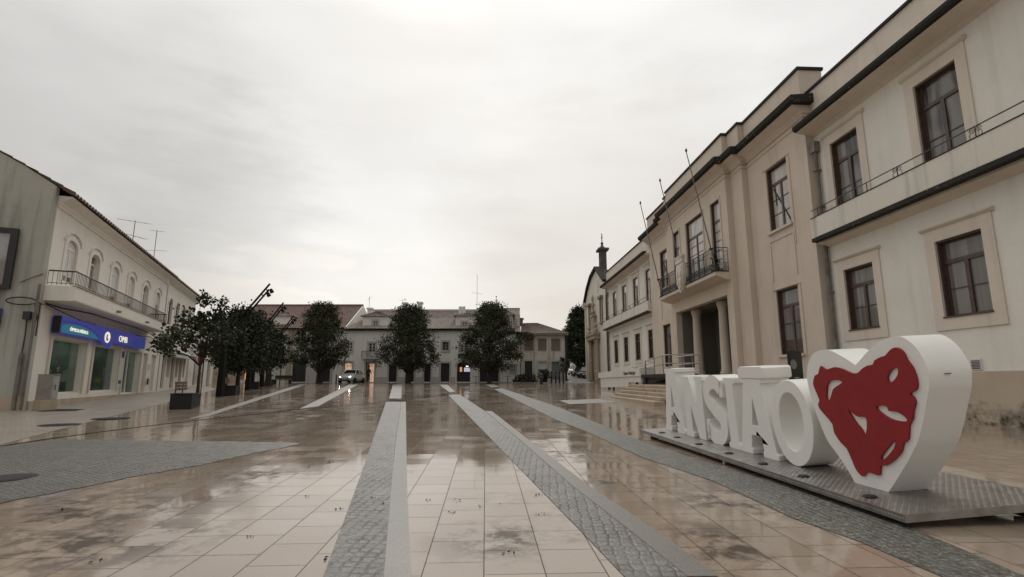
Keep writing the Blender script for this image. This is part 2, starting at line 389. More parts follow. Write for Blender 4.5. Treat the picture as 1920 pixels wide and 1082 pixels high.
def text(name, body, size, mat, parent, loc, rot=(pi / 2, 0, pi), extrude=.01, sx=1.0):
    cu = bpy.data.curves.new(name, 'FONT'); cu.body = body; cu.size = size; cu.extrude = extrude; cu.align_x = 'CENTER'; cu.align_y = 'CENTER'; cu.resolution_u = 3
    tmp = bpy.data.objects.new(name, cu); COL.objects.link(tmp)
    dg = bpy.context.evaluated_depsgraph_get(); me = bpy.data.meshes.new_from_object(tmp.evaluated_get(dg))
    COL.objects.unlink(tmp); bpy.data.objects.remove(tmp)
    me.materials.clear(); me.materials.append(M[mat])
    o = bpy.data.objects.new(name, me); COL.objects.link(o); o.parent = parent; o.location = loc; o.rotation_euler = rot; o.scale = (sx, 1, 1)
    return o
def sheet(name, pts, mat, lift, kind='structure'):
    """flat ground polygon (x,y world points) laid on the plaza slope"""
    mb = MB(); poly = [Vector((p[0], p[1], 0)) for p in pts]
    tri = tessellate_polygon([poly])
    mb.add([(p.x, p.y, gz(p.y) + lift) for p in poly], [tuple(q) for q in tri])
    o = mb.build(name, mat); o['kind'] = kind; return o
def ragged(px, step=.09, amp=.03):
    pts = [gnd(*p) for p in px]; out = []
    for a, b in zip(pts, pts[1:] + pts[:1]):
        n = max(1, min(60, int((b - a).length / step)))
        for k in range(n): q = a.lerp(b, k / n); out.append((q.x + U(-amp, amp), q.y + U(-amp, amp)))
    return out
def px_sheet(name, px, mat, lift): return sheet(name, [gnd(*p)[:2] for p in px], mat, lift)

# ------------------------------------------------------------------ ground
mb = MB(); ys = [-250, -6, 0, 20, 40, FLAT, 62, 130, 700]; xs = [-500, -60, -20, 0, 20, 60, 500]
for y in ys:
    for x in xs: mb.v.append((x, y, gz(y)))
nx = len(xs)
for j in range(len(ys) - 1):
    for i in range(nx - 1): mb.f.append((j * nx + i, j * nx + i + 1, (j + 1) * nx + i + 1, (j + 1) * nx + i)); mb.mi.append(0)
struct(mb.build('plaza_paving', 'wet_slabs'))
sheet('road', [(-34, 56.9), (30, 56.9), (30, 61.2), (-34, 61.2)], 'asphalt', .004)
sheet('kerb_stone', [(-34, 56.45), (2, 56.45), (2, 56.8), (-34, 56.8)], 'pavement_light', .006)
# side street climbing away beside the church
mb = MB(); mb.add([(6.9, 57.2, 1.006), (30, 57.2, 1.006), (38, 110, 3.4), (6.9, 110, 3.4), (-9, 57.2, 1.006), (-2, 61.4, 1.02), (6.9, 61.4, 1.20)], [(0, 1, 2, 3, 6), (4, 0, 6, 5)])
struct(mb.build('side_street', 'pavement_light'))
# left calçada pavement
edge = [gnd(*p) for p in [(-250, 905), (0, 834), (134, 800), (293, 760), (406, 730)]]
sheet('pavement', [(p.x, p.y) for p in edge] + [(-29, 50), (-33, 50), (-16.2, 18.0), (-30, 10)], 'calcada', .004)
# granite strips fanning over the plaza
px_sheet('paving_strip', [(606, 1082), (676.5, 891), (724, 753.5), (752.4, 753.5), (740, 841), (719, 1082), (700, 1300), (520, 1300)], 'setts_granite', .005)
px_sheet('paving_strip', [(719.5, 1082), (740.4, 841), (752.8, 753.5), (761, 753.5), (763, 912), (770, 1082), (778, 1300), (700.7, 1300)], 'granite_band', .005)
px_sheet('paving_strip', [(729.5, 747.5), (736.6, 721), (753.5, 721), (752.4, 747.5)], 'pavement_light', .005)
px_sheet('paving_strip', [(1171, 1082), (1089.7, 996.6), (941.4, 845), (840.7, 740.6), (862, 739.5), (909, 771), (975, 826), (1075, 914), (1157, 977), (1288, 1082), (1560, 1300), (1390, 1300)], 'setts_granite', .005)
px_sheet('paving_strip', [(909.6, 771), (975.5, 825.7), (1075.5, 913.6), (1157.6, 976.6), (1288.6, 1081.7), (1347.7, 1081.7), (1236, 999), (1100, 908), (990, 824), (922, 771)], 'granite_band', .0055)
px_sheet('paving_strip', [(823, 721), (839, 721), (853, 734.6), (842.5, 735.5)], 'pavement_light', .005)
px_sheet('paving_strip', [(927, 730), (1044, 788), (1100, 795.5 + 14), (1202, 857), (1339, 903), (1484, 971), (1604, 1013), (1766, 1082), (2050, 1190), (2150, 1140), (1911, 1077), (1693, 983), (1400, 890), (1217, 833), (1047, 763.6), (941, 728)], 'setts_dark', .005)
px_sheet('paving_strip', [(909.5, 721), (926, 720.5), (936.5, 725.4), (922, 726.5)], 'pavement_light', .005)
px_sheet('paving_strip', [(561.6, 766.7), (596.8, 762), (671.7, 721), (655, 721)], 'pavement_light', .005)
px_sheet('paving_strip', [(351, 787), (562, 720.4), (577.4, 720.4), (393, 780)], 'pavement_light', .005)
px_sheet('paving_strip', [(1049, 751), (1125, 748), (1160, 755), (1068, 758)], 'pavement_light', .005)
sheet('cobbled_circle', ragged([(-260, 880), (-100, 850), (0, 838), (106, 824), (307, 827), (440, 828), (551, 831), (563, 833), (540, 838), (487, 848), (374, 873), (268, 891), (116.5, 922), (0, 944), (-260, 1010)]), 'setts_circle', .006)
# drainage slot crossing the plaza in a shallow arc
arc = [gnd(*p) for p in [(-60, 846), (106, 821), (240, 803.5), (353, 790), (480, 777), (565, 767), (680, 758), (755, 750.5), (850, 738), (935, 727)]]
mb = MB()
for a, b in zip(arc, arc[1:]):
    d = (b - a).normalized(); n_ = Vector((-d.y, d.x, 0)) * .035
    mb.add([tuple(q + Vector((0, 0, .007))) for q in (a - n_, b - n_, b + n_, a + n_)], [(0, 1, 2, 3)])
struct(mb.build('drain_channel', 'slot_dark'))
def cover(px, py, rx, label, square=False):
    c = gnd(px, py); o = thing('manhole_cover', label, 'manhole cover', c, radians(21))
    mb = MB()
    if square: mb.box(-rx, rx, -rx * 1.3, rx * 1.3, .004, .012)
    else: mb.lathe([(rx, .004), (rx, .011), (rx * .92, .013)], n=28)
    mb.build('cover_plate', 'granite_dark', o)
    mb = MB()
    for k in range(-3, 4):
        w = sqrt(max(.05, 1 - (k / 4) ** 2)) * rx * .8
        mb.box(-w, w, k * rx * .22 - .02, k * rx * .22 + .02, .013, .017)
    mb.build('tread_bar', 'iron', o)
cover(112, 797, .42, 'round iron cover on the wet pavement, nearer of the pair left of the first planter')
cover(208, 785, .45, 'round iron cover at the pavement edge, farther of the pair left of the first planter')
cover(122, 769, .5, 'dark rectangular grating set in the pavement beside the utility cabinet', True)
cover(12, 897, .30, 'dark round cover in the grey cobbled circle at the left edge')

# ------------------------------------------------------------------ shared window maker (x along wall, y outwards, z up)
def window(par, u0, u1, z0, z1, y, sx=1, frame='brown_wood', glass='window_glass', transom=.72, mull=1, bars=1, w=.07, panel=0, surround=None, hood=False, jamb=0, name='window'):
    mb = MB(sx); t_ = .06
    zt = z0 + (z1 - z0) * transom if transom else None
    mb.box(u0, u0 + w, y - t_, y, z0, z1); mb.box(u1 - w, u1, y - t_, y, z0, z1)
    mb.box(u0 + w, u1 - w, y - t_, y, z0, z0 + w); mb.box(u0 + w, u1 - w, y - t_, y, z1 - w, z1)
    if zt: mb.box(u0 + w, u1 - w, y - t_, y + .012, zt - w * .6, zt + w * .6)
    top = zt - w * .6 if zt else z1 - w
    for k in range(mull):
        c = u0 + (u1 - u0) * (k + 1) / (mull + 1); mb.box(c - w * .65, c + w * .65, y - t_, y + .01, z0 + w, top)
    n = mull + 1
    zp = z0 + w + panel
    if panel: mb.box(u0 + w, u1 - w, y - .05, y - .012, z0 + w, zp)
    for k in range(n):
        a = u0 + (u1 - u0) * k / n + w; b = u0 + (u1 - u0) * (k + 1) / n - w * .65
        for j in range(bars):
            z = zp + (top - zp) * (j + 1) / (bars + 1); mb.box(a, b, y - t_ * .8, y - .012, z - .014, z + .014)
    if jamb:
        mb.box(u0, u0 + .045, y + .001, y + jamb, z0, z1); mb.box(u1 - .045, u1, y + .001, y + jamb, z0, z1); mb.box(u0 + .045, u1 - .045, y + .001, y + jamb, z1 - .045, z1)
    f = mb.build(name, frame, par)
    p = MB(sx); p.quad((u0 + w * .4, y - .035, z0 + .02), (u1 - w * .4, y - .035, z0 + .02), (u1 - w * .4, y - .035, z1 - .02), (u0 + w * .4, y - .035, z1 - .02)); p.build('pane', glass, f)
    return f

# ------------------------------------------------------------------ town hall (right side)
RD = Vector((sin(radians(-2.83)), cos(radians(-2.83)), 0)); RO = gnd(1815, 791); RO.z = 0
TH = thing('town_hall', 'long two-storey cream and white town hall with portal and iron balcony', 'town hall', RO, atan2(RD.y, RD.x))
TH.rotation_euler.z = atan2(RD.y, RD.x)
WA = [-4.26, -.48, 3.32]; WC = [25.85, 29.4, 33.05, 36.65]; HW = .70
def wing(u0, u1, cs):
    holes = [(c - HW, c + HW, 2.95, 5.08) for c in cs] + [(c - HW, c + HW, 6.95, 9.75) for c in cs]
    mb = MB(); mb.wall(u0, u1, 0, 10.6, holes, 0, .24); mb.build('wall', 'white_plaster', TH)
    MB().box(u0, u1, 0.002, .06, 0, 1.53).build('plinth', 'base_stone', TH, bevel=.015)
    # eaves: coved soffit, black weathered edge, parapet with coping
    mb = MB(); mb.profile([(0.002, 10.42), (.12, 10.5), (.66, 10.62), (.66, 10.72), (0.002, 10.72)], u0, u1); mb.build('soffit', 'trim_stone', TH)
    mb = MB(); mb.profile([(.50, 10.725), (.63, 10.62), (.76, 10.65), (.80, 10.74), (.80, 10.84), (.5, 10.87)], u0, u1); mb.build('gutter', 'mould_black', TH)
    mb = MB(); mb.box(u0, u1, -.35, .1, 10.725, 12.22); mb.build('parapet', 'trim_stone', TH)
    mb = MB(); mb.box(u0, u1, -.40, .16, 12.222, 12.32); mb.build('coping', 'mould_black', TH)
    for c in cs:
        for z0, z1, fl in ((2.95, 5.08, 0), (6.95, 9.75, 1)):
            w_ = window(TH, c - HW, c + HW, z0, z1, -.15 if u0 < 0 else -.07, glass=('bright_pane' if u0 > 0 else 'window_glass') if fl else ('dark_glass' if u0 > 0 else 'curtain_glass'), transom=.72 if not fl else .74, bars=1, w=.09, jamb=.125 if u0 < 0 else .05)
            s_ = MB(); e = .32
            zb = z0 - .32 if not fl else z0
            s_.box(c - HW - e, c - HW, .002, .035, zb, z1 + .34); s_.box(c + HW, c + HW + e, .002, .035, zb, z1 + .34); s_.box(c - HW, c + HW, .002, .035, z1, z1 + .34)
            if not fl: s_.box(c - HW, c + HW, .002, .035, zb, z0)
            s_.profile([(.002, z1 + .342), (.05, z1 + .342), (.12, z1 + .40), (.12, z1 + .44), (.002, z1 + .46)], c - HW - e - .08, c + HW + e + .08)
            s_.build('surround', 'trim_stone', w_)
            if not fl: MB().box(c - HW - .02, c + HW + .02, -.2, .06, z0 + .002, z0 + .045).build('sill', 'brown_wood', w_)
wing(-12, 4.93, WA); wing(24.57, 39.6, WC)
def scroll(mb, u, y, z, h, fl=1):
    pts = []
    for k in range(14):
        a = k / 13 * 3.6 * pi; r_ = .085 * (1 - k / 15); pts.append((u + fl * (r_ * cos(a) - .03), y, z + h * .72 + r_ * sin(a)))
    mb.tube(pts, .008, 4)
    pts = [(u + fl * (.05 * sin(k / 8 * pi)), y, z + h * .62 * (1 - k / 8)) for k in range(9)]; mb.tube(pts, .008, 4)
def low_balcony(u0, u1):
    b = MB(); b.profile([(.002, 6.32), (.50, 6.32), (.56, 6.40), (.56, 7.12), (.46, 7.12), (.46, 6.95), (.002, 6.95)], u0, u1)
    bo = b.build('balcony', 'balcony_plaster', TH)
    b = MB(); b.profile([(.36, 6.315), (.38, 6.24), (.59, 6.25), (.59, 6.38), (.563, 6.381), (.51, 6.318)], u0, u1); b.build('balcony_edge', 'mould_black', bo)
    b = MB(); b.profile([(.002, 6.05), (.08, 6.1), (.30, 6.2), (.30, 6.31), (.002, 6.31)], u0, u1); b.build('cove', 'trim_stone', bo)
    b = MB(); b.box(u0, u1, .455, .575, 7.123, 7.15); b.build('parapet_cap', 'mould_black', bo)
    r_ = MB(); r_.box(u0, u1, .49, .515, 7.43, 7.455); k = u0 + .1; i = 0
    while k < u1:
        r_.box(k - .01, k + .01, .495, .515, 7.15, 7.43)
        if i % 2 == 0:
            for f_ in (-1, 1):
                scroll(r_, k + f_ * .12, .505, 7.15, .28, f_)
        k += 1.25; i += 1
    r_.build('railing', 'iron', bo)
low_balcony(-12, 4.72); low_balcony(24.57, 39.5)
# central block, stepping forward twice
def block(u0, u1, y, holes, z1=11.3, depth=.26):
    mb = MB(); mb.wall(u0, u1, 0, z1, holes, y, depth)
    mb.quad((u0, y, 0), (u0, -.3, 0), (u0, -.3, z1), (u0, y, z1)); mb.quad((u1, y, 0), (u1, y, z1), (u1, -.3, z1), (u1, -.3, 0))
    mb.build('wall', 'cream_stone', TH)
    for z, q in ((11.08, .05), (11.3, .09)): MB().profile([(y - .4, z), (y + q * .4, z), (y + q, z + .05), (y + q, z + .1), (y - .4, z + .1)], u0 - q, u1 + q).build('moulding', 'cream_stone', TH)
    MB().profile([(y - .5, 11.402), (y + .10, 11.402), (y + .18, 11.5), (y + .5, 11.72), (y - .5, 11.72)], u0 - .15, u1 + .15).build('soffit', 'cream_stone', TH)
    MB().profile([(y - .5, 11.722), (y + .52, 11.722), (y + .66, 11.79), (y + .70, 11.98), (y - .5, 12.1)], u0 - .42, u1 + .42).build('gutter', 'mould_black', TH)
    MB().box(u0, u1, y - .9, y + .04, 12.09, 13.28).build('parapet', 'cream_stone', TH)
    MB().box(u0 - .06, u1 + .06, y - .96, y + .1, 13.282, 13.4).build('coping', 'mould_black', TH)
B1 = (6.32, 7.9); B3 = (20.66, 22.2)
h1 = [(*B1, 2.33, 5.0), (*B1, 7.52, 10.3)]; h3 = [(*B3, 2.2, 5.0), (*B3, 7.52, 10.1)]
block(4.93, 9.45, .3, h1); block(20.05, 24.57, .3, h3)
block(9.46, 10.6, .56, []); block(18.9, 20.04, .56, [])
hc = [(11.25, 18.2, 1.58, 5.38), (13.5, 15.9, 6.45, 10.3), (11.38, 12.45, 6.45, 10.3), (16.95, 18.02, 6.45, 10.3)]
block(10.61, 18.89, .82, hc, depth=.35)
for (a, b), y in ((B1, .3), (B3, .3)):
    for z0, z1, pan in ((2.33 if a < 10 else 2.2, 5.0, .5), (7.52, 10.3 if a < 10 else 10.1, 0)):
        w_ = window(TH, a, b, z0, z1, y - .17, glass='curtain_glass' if pan else 'bright_pane', transom=.74, bars=1 if pan else 2, w=.09, panel=pan, jamb=.12)
        s_ = MB(); s_.box(a - .22, a - .16, y + .002, y + .03, z0 - .9 if not pan else z0 - .1, z1 + .06); s_.box(a - .16, b + .2, y + .002, y + .04, z1 + .02, z1 + .07)
        s_.box(a - .1, b + .12, y + .002, y + .10, z0 - .10, z0 - .002); s_.build('surround', 'cream_stone', w_)
        if not pan:
            p_ = MB(); p_.box(a - .12, a - .04, y + .002, y + .03, 5.4, z0 - .35); p_.box(b + .04, b + .12, y + .002, y + .03, 5.4, z0 - .35); p_.box(a - .04, b + .04, y + .002, y + .03, z0 - .43, z0 - .35)
            p_.build('panel_moulding', 'cream_stone', TH)
            q = MB(); q.tube([(a + .25, y - .19, z0 + .1), (b - .2, y - .19, z0 + 1.9)], .03, 4); q.tube([(b - .35, y - .19, z0 + 1.1), (b - .3, y - .19, z0 + 2.0)], .025, 4); q.build('cord', 'iron', w_)
for a, b, c in hc[1:]and [(h[0], h[1], h[3]) for h in hc[1:]]:
    wide = b - a > 2
    window(TH, a, b, 6.45, c, .7, glass='bright_pane', transom=.74, mull=1 if wide else 0, bars=4, w=.085, panel=.3, jamb=.08)
    s_ = MB(); s_.box(a - .1, a, .822, .86, 6.45, c + .1); s_.box(b, b + .1, .822, .86, 6.45, c + .1); s_.box(a, b, .822, .86, c, c + .1); s_.build('surround', 'cream_stone', TH)
# portal recess, columns, doors
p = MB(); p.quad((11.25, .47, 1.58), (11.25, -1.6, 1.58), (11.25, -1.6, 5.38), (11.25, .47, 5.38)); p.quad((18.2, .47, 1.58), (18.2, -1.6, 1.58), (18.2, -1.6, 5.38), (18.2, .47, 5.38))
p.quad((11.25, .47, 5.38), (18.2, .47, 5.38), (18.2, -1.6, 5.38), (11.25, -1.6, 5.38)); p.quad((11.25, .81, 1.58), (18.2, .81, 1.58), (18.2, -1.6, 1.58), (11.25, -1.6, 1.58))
p.wall(11.25, 18.2, 1.58, 5.38, [(12.0, 15.4, 1.58, 4.9)], -1.6, .3); p.build('portal_recess', 'recess_shade', TH)
d = MB()
for a in (12.0, 13.72): d.box(a, a + 1.68, -1.9, -1.82, 1.6, 4.9); d.box(a + .15, a + 1.33, -1.82, -1.79, 1.8, 2.8); d.box(a + .15, a + 1.33, -1.82, -1.79, 3.0, 4.5)
d.build('entrance_door', 'dark_door', TH)
for u in (13.45, 16.95):
    MB().lathe([(.33, 0), (.33, .12), (.29, .16), (.30, .22), (.255, .3), (.26, 1.4), (.225, 3.36), (.25, 3.42), (.25, 3.5), (.30, 3.6), (.31, 3.68), (.31, 3.79)], (u, .06, 1.585), 28).build('column', 'cream_stone', TH, smooth=True)
# main balcony
b = MB(); b.profile([(.822, 6.02), (1.1, 6.08), (1.45, 6.2), (1.55, 6.25), (1.55, 6.42), (.822, 6.42)], 10.75, 18.9); bal = b.build('balcony', 'cream_stone', TH)
MB().box(10.72, 18.93, .9, 1.58, 6.422, 6.47).build('balcony_edge', 'mould_black', bal)
r_ = MB(); zt = 7.62
def rail_run(mb, p0, p1, step=.16):
    p0, p1 = Vector(p0), Vector(p1); L = (p1 - p0).length; n = int(L / step)
    for z in (6.56, 6.86, 7.44, zt): mb.tube([p0 + Vector((0, 0, z)), p1 + Vector((0, 0, z))], .022 if z == zt else .014, 4)
    for k in range(n + 1):
        q = p0.lerp(p1, k / n); mb.tube([q + Vector((0, 0, 6.47)), q + Vector((0, 0, zt))], .012 if k % 8 else .03, 4)
        if k < n:
            m_ = p0.lerp(p1, (k + .5) / n); mb.tube([m_ + Vector((0, 0, 6.56)), m_ + Vector((0, 0, 6.86))], .009, 4); mb.tube([m_ + Vector((0, 0, 6.70 + .09 * cos(a_))) + (p1 - p0).normalized() * .06 * sin(a_) for a_ in [j * pi / 4 for j in range(9)]], .008, 4, False)
rail_run(r_, (10.82, 1.5, 0), (18.83, 1.5, 0)); rail_run(r_, (10.82, 1.5, 0), (10.82, .86, 0)); rail_run(r_, (18.83, 1.5, 0), (18.83, .86, 0)); r_.build('railing', 'iron', bal)
# carved coat of arms hung on the balcony
cr = MB(); sh = [(-.5, .95), (.5, .95), (.52, .3), (.42, -.2), (.22, -.55), (0, -.72), (-.22, -.55), (-.42, -.2), (-.52, .3)]
uc = 14.85; cr.prism([(uc + a, 6.75 + b_) for a, b_ in sh], 1.56, 1.74); cr.prism([(uc + a * .8, 6.78 + b_ * .8) for a, b_ in sh], 1.742, 1.79)
cr.box(uc - .5, uc + .5, 1.58, 1.78, 7.71, 7.95)
for k in range(5): cr.box(uc - .52 + k * .225, uc - .38 + k * .225, 1.56, 1.80, 7.952, 8.13)
for k in (-1, 1): cr.box(uc + k * .2 - .12, uc + k * .2 + .12, 1.792, 1.83, 6.95, 7.25); cr.box(uc + k * .18 - .1, uc + k * .18 + .1, 1.792, 1.83, 6.5, 6.8)
cr.build('stone_crest', 'trim_stone', TH, bevel=.02)
# downpipes with hopper heads
for u, z0 in ((4.70, .3), (39.35, .9), (24.80, .9)):
    y = .12
    q = MB(); q.tube([(u, y, z0), (u, y, 6.2)], .075, 8); q.tube([(u, y, 6.2), (u, y, 10.1)], .065, 8); q.box(u - .13, u + .13, y - .1, y + .12, 9.75, 10.15)
    for z in (2.2, 4.4, 7.6, 9): q.box(u - .1, u + .1, y - .1, y + .09, z, z + .05)
    q.build('downpipe', 'downpipe_grey', TH)
v_ = MB(); v_.box(-.64, -.34, .002, .03, 1.52 + .04, 1.84); vo = v_.build('vent_grille', 'white_frame', TH)
v_ = MB()
for k in range(6): v_.box(-.61, -.37, .031, .04, 1.59 + k * .038, 1.608 + k * .038)
v_.build('slat', 'iron', vo)
# roof behind the parapets (closes the block for other views)
MB().box(-12, 39.6, -9, -.41, 10.2, 10.9).build('roof', 'old_tiles', TH)
MB().box(-12, 39.6, -9, -2.2, 0, 10.19).build('back_wall', 'white_plaster', TH)
TM = Matrix.Translation(RO) @ Matrix.Rotation(TH.rotation_euler.z, 4, 'Z')
def tw(u, y, z): return TM @ Vector((u, y, z))
def onfac(x, y, off=0.0):
    r0 = TM.inverted() @ Vector((0, 0, EYE)); d0 = TM.to_3x3().inverted() @ ray(x, y); t_ = (off - r0.y) / d0.y; return r0 + d0 * t_
# flagpoles
for u, lab in ((10.85, 'bare leaning flagpole at the near corner of the iron balcony'), (14.85, 'bare leaning flagpole behind the stone crest, middle of the three on the balcony'), (18.75, 'bare leaning flagpole at the far end of the iron balcony')):
    o = thing('flagpole', lab, 'flagpole', tw(u, 1.44, 6.5), TH.rotation_euler.z, 'flagpoles on the town hall balcony')
    MB().tube([(0, 0, 0), (0, 1.13, 6.0)], [.034, .022], 8).build('pole', 'pole_metal', o, smooth=True)
    q = MB(); q.lathe([(.02, -.05), (.055, 0), (.06, .06), (.03, .12), (.01, .18)], (0, 1.13, 6.03), 10); q.build('finial', 'iron', o, smooth=True)
    q = MB(); q.box(-.06, .06, -.07, .09, .05, .12); q.box(-.06, .06, .12, .28, 1.0, 1.08); q.build('bracket', 'iron', o)
# plants on the balcony corner
def bush(name, label, cat, loc, r, n, mat, group=None, lf=.08, pot=None):
    o = thing(name, label, cat, loc, 0, group); mb = MB()
    z0 = 0
    if pot:
        MB().lathe([(pot * .7, 0), (pot * .95, pot * 1.3), (pot, pot * 1.35), (pot, pot * 1.5), (pot * .85, pot * 1.5), (pot * .85, pot * 1.35)], n=16).build('pot', 'granite_dark', o, smooth=True); z0 = pot * 1.3
    for k in range(n):
        a = U(0, 2 * pi); q = rnd() ** .5; h = U(0, 1); rr = r[0] * q * (1 - .5 * h) ** .6
        leaf(mb, Vector((rr * cos(a), rr * sin(a), z0 + h * r[1])), lf * U(.7, 1.3))
    mb.build('foliage', mat, o); return o
def leaf(mb, p, s, d=None):
    if d is None: d = Vector((U(-1, 1), U(-1, 1), U(-.6, 1)))
    if d.length < .1: d = Vector((0, 0, 1))
    d.normalize(); a = d.cross(Vector((U(-1, 1), U(-1, 1), U(-1, 1))))
    if a.length < .05: a = d.cross(Vector((0, 0, 1))) + Vector((.01, 0, 0))
    a.normalize(); n_ = a.cross(d); w = s * .34
    mb.add([tuple(p), tuple(p + d * s * .5 + a * w + n_ * s * .06), tuple(p + d * s), tuple(p + d * s * .5 - a * w + n_ * s * .06)], [(0, 1, 2, 3)])
bush('balcony_plant', 'small dark plant standing in the near corner of the iron balcony', 'plant', tw(11.5, 1.2, 6.47), (.22, .75), 160, 'leaf_dark', None, .12, .14)

# ------------------------------------------------------------------ steps, access ramp and totem
ST = thing('stone_steps', 'worn stone steps leading up to the town hall portal', 'steps', TM @ Vector((0, 0, 0)), TH.rotation_euler.z)
zt_ = [.52, .66, .80, .94, 1.08]
for k, z in enumerate(zt_):
    e = 6.15 - k * .36; a = 6.5 + .3 * k; b_ = 13.6 + .42 * k
    MB().box(a, b_, .83 if k == 4 else e - .44, e, z - .14 if k else .1, z - .002).build('step', 'old_stone', ST, bevel=.02)
    MB().box(a + .05, b_ - .05, .83, e - .442, .1, z - .144).build('step_core', 'old_stone', ST)
MB().box(10.9, 18.5, .83, 1.9, 1.08, 1.33).build('step', 'old_stone', ST, bevel=.02); MB().box(11.1, 18.3, .83, 1.5, 1.331, 1.575).build('step', 'old_stone', ST, bevel=.02)
RP = thing('access_ramp', 'white panelled access ramp with a steel handrail beside the portal steps', 'ramp', TM @ Vector((0, 0, 0)), TH.rotation_euler.z)
def zq(x, y, off): return onfac(x, y, off).z
oR = 3.6
uL, uR = onfac(1127, 712, oR).x, onfac(1202, 712, oR).x
zl1, zl0, zr1, zr0 = zq(1124, 699, oR), zq(1127, 726.5, oR), zq(1196, 690.5, oR), zq(1202, 716.5, oR)
zlm, zrm = zq(1126, 709, oR), zq(1198, 705, oR)
pn = MB(); pn.prism([(uL + .5, zl1), (uR, zr1), (uR, zrm), (uL + .5, zlm)], oR - .02, oR + .1); pn.prism([(uL, zlm - .004), (uR, zrm - .004), (uR, zr0), (uR + 2.6, zr0 - .02), (uR + 2.65, zl0 + .15), (uL, zl0)], oR - .12, oR + .04)
pn.box(uR - .1, uR - .002, oR - .8, oR + .06, zr0, zr1)
pn.build('side_panel', 'ramp_white', RP)
text('lettering', 'Câmara Municipal', .30, 'dark_metal', RP, (uR + 2.15, oR + .104, zr1 - .26), sx=1.25)
q = MB(); dk = 1.62; q.box(uR - 4.6, uR - .11, oR - 1.5, oR + .02, dk - .18, dk); q.prism([(uR - .12, dk - .182), (uR - 4.4, dk - .182), (uR - .12, dk - .62)], oR - 1.45, oR - .1)
q.build('deck', 'dark_metal', RP)
q = MB()
for u in (uR - .7, uR - 4.3): q.box(u - .08, u + .08, oR - .14, oR - .02, .6, dk - .184)
for u in (uR + 1.0, uR + 2.4, uL - .6, uL - 2.2): q.box(u - .06, u + .06, oR - .5, oR - .38, .3, zr0 + .15)
q.build('support', 'dark_metal', RP)
q = MB()
for dz in (.92, .50): q.tube([(uR - .6, oR - .1, dk + dz - .18), (uR - 3.6, oR - .1, dk + dz), (uR - 4.5, oR - .1, dk + dz), (uR - 5.0, oR - 1.5, dk + dz), (uR - 1.6, oR - 1.5, dk + dz)], .026, 8)
q.tube([(uR - .6, oR - .1, dk), (uR - .6, oR - .1, dk + .76)], .035, 8)
for u in (uR - 2.2, uR - 3.6, uR - 4.5): q.tube([(u, oR - .1, dk), (u, oR - .1, dk + .92)], .024, 8); q.tube([(u - .3, oR - 1.5, dk), (u - .3, oR - 1.5, dk + .92)], .024, 8)
q.tube([(uR + 3.6, oR - .5, zr1 + .12), (uR + .3, oR - .5, zr1 + .2)], .024, 8)
for u in (uR + 2.6, uR + .7): q.tube([(u, oR - .5, zr1 - .15), (u, oR - .5, zr1 + .16)], .024, 8); q.box(u - .12, u + .12, oR - .58, oR - .42, zr1 + .02, zr1 + .05)
q.build('handrail', 'steel', RP, smooth=True)
c = ray(1491.5, 690); c = c * (18.2 / c.y)
TT = thing('info_totem', 'black information totem with a round grey emblem in front of the portal block', 'sign', (c.x, 18.2, gz(18.2)), radians(28))
MB().box(-.30, .30, -.07, .07, 0, 1.98).build('panel', 'black_plastic', TT, bevel=.015)
em = MB(); em.prism([(-.18 + .165 * cos(a * pi / 16), 1.52 + .165 * sin(a * pi / 16)) for a in range(32)], -.074, -.0705); em.build('emblem', 'emblem_grey', TT)
for i, (s_, z) in enumerate((('MUNICÍPIO', 1.07), ('ANSIÃO', 1.0), ('INFORMAÇÃO', .93))): text('lettering', s_, .055, 'white_frame', TT, (-.08, -.072, z), rot=(pi / 2, 0, 0), extrude=.002)

# ------------------------------------------------------------------ letter sign with heart
az = radians(-6); X_ = Vector((-sin(az), -cos(az), -.02)).normalized(); Y_ = Vector((cos(az) * cos(radians(3)), -sin(az) * cos(radians(3)), sin(radians(3))))
Z_ = X_.cross(Y_).normalized(); Y_ = Z_.cross(X_)
q0 = ray(1698.7, 980.6); t_ = (EYE - .05) / (SLOPE * q0.y - q0.z); SO = Vector((0, 0, EYE)) + q0 * t_ - Z_ * .05
SM = Matrix.Translation(SO) @ Matrix((X_, Y_, Z_)).transposed().to_4x4()
SG = thing('letter_sign', 'big white ANSIÃO letters and heart with red map on a steel plate platform', 'letter sign', mat=SM)
pl = MB(); pl.box(-6.42, 0, 0, 1.62, .048, .112)
def loz(mb, x, y, a):
    l, w, h = .017, .0055, .0028; ca, sa = cos(a), sin(a)
    P = [(x + ca * l, y + sa * l), (x - sa * w, y + ca * w), (x - ca * l, y - sa * l), (x + sa * w, y - ca * w)]
    mb.add([(p_[0], p_[1], .1121) for p_ in P] + [(x, y, .1121 + h)], [(0, 1, 4), (1, 2, 4), (2, 3, 4), (3, 0, 4)])
i = 0; x = -.03
while x > -6.4:
    j = 0; y = .03
    while y < 1.6: loz(pl, x, y, pi / 4 if (i + j) % 2 else -pi / 4); y += .036; j += 1
    x -= .036; i += 1
for i in range(170):   # the same tread on the turned-down front and end edges
    x = -.02 - i * .0375
    pl.add([(x + .014, -.0005, .07), (x, -.0005, .078), (x - .014, -.0005, .092), (x, -.0005, .084), (x, -.004, .081)], [(0, 1, 4), (1, 2, 4), (2, 3, 4), (3, 0, 4)])
pl.build('platform', 'checker_plate', SG)
q = MB()
for x in (-.25, -2.2, -4.2, -6.2):
    for y in (.2, 1.4): q.box(x - .06, x + .06, y - .06, y + .06, -.02 - (.04 if y > 1 else 0), .046)
q.box(-6.3, -.15, .16, .24, .0, .047); q.box(-6.3, -.15, 1.36, 1.44, .0, .047); q.build('underframe', 'dark_metal', SG)
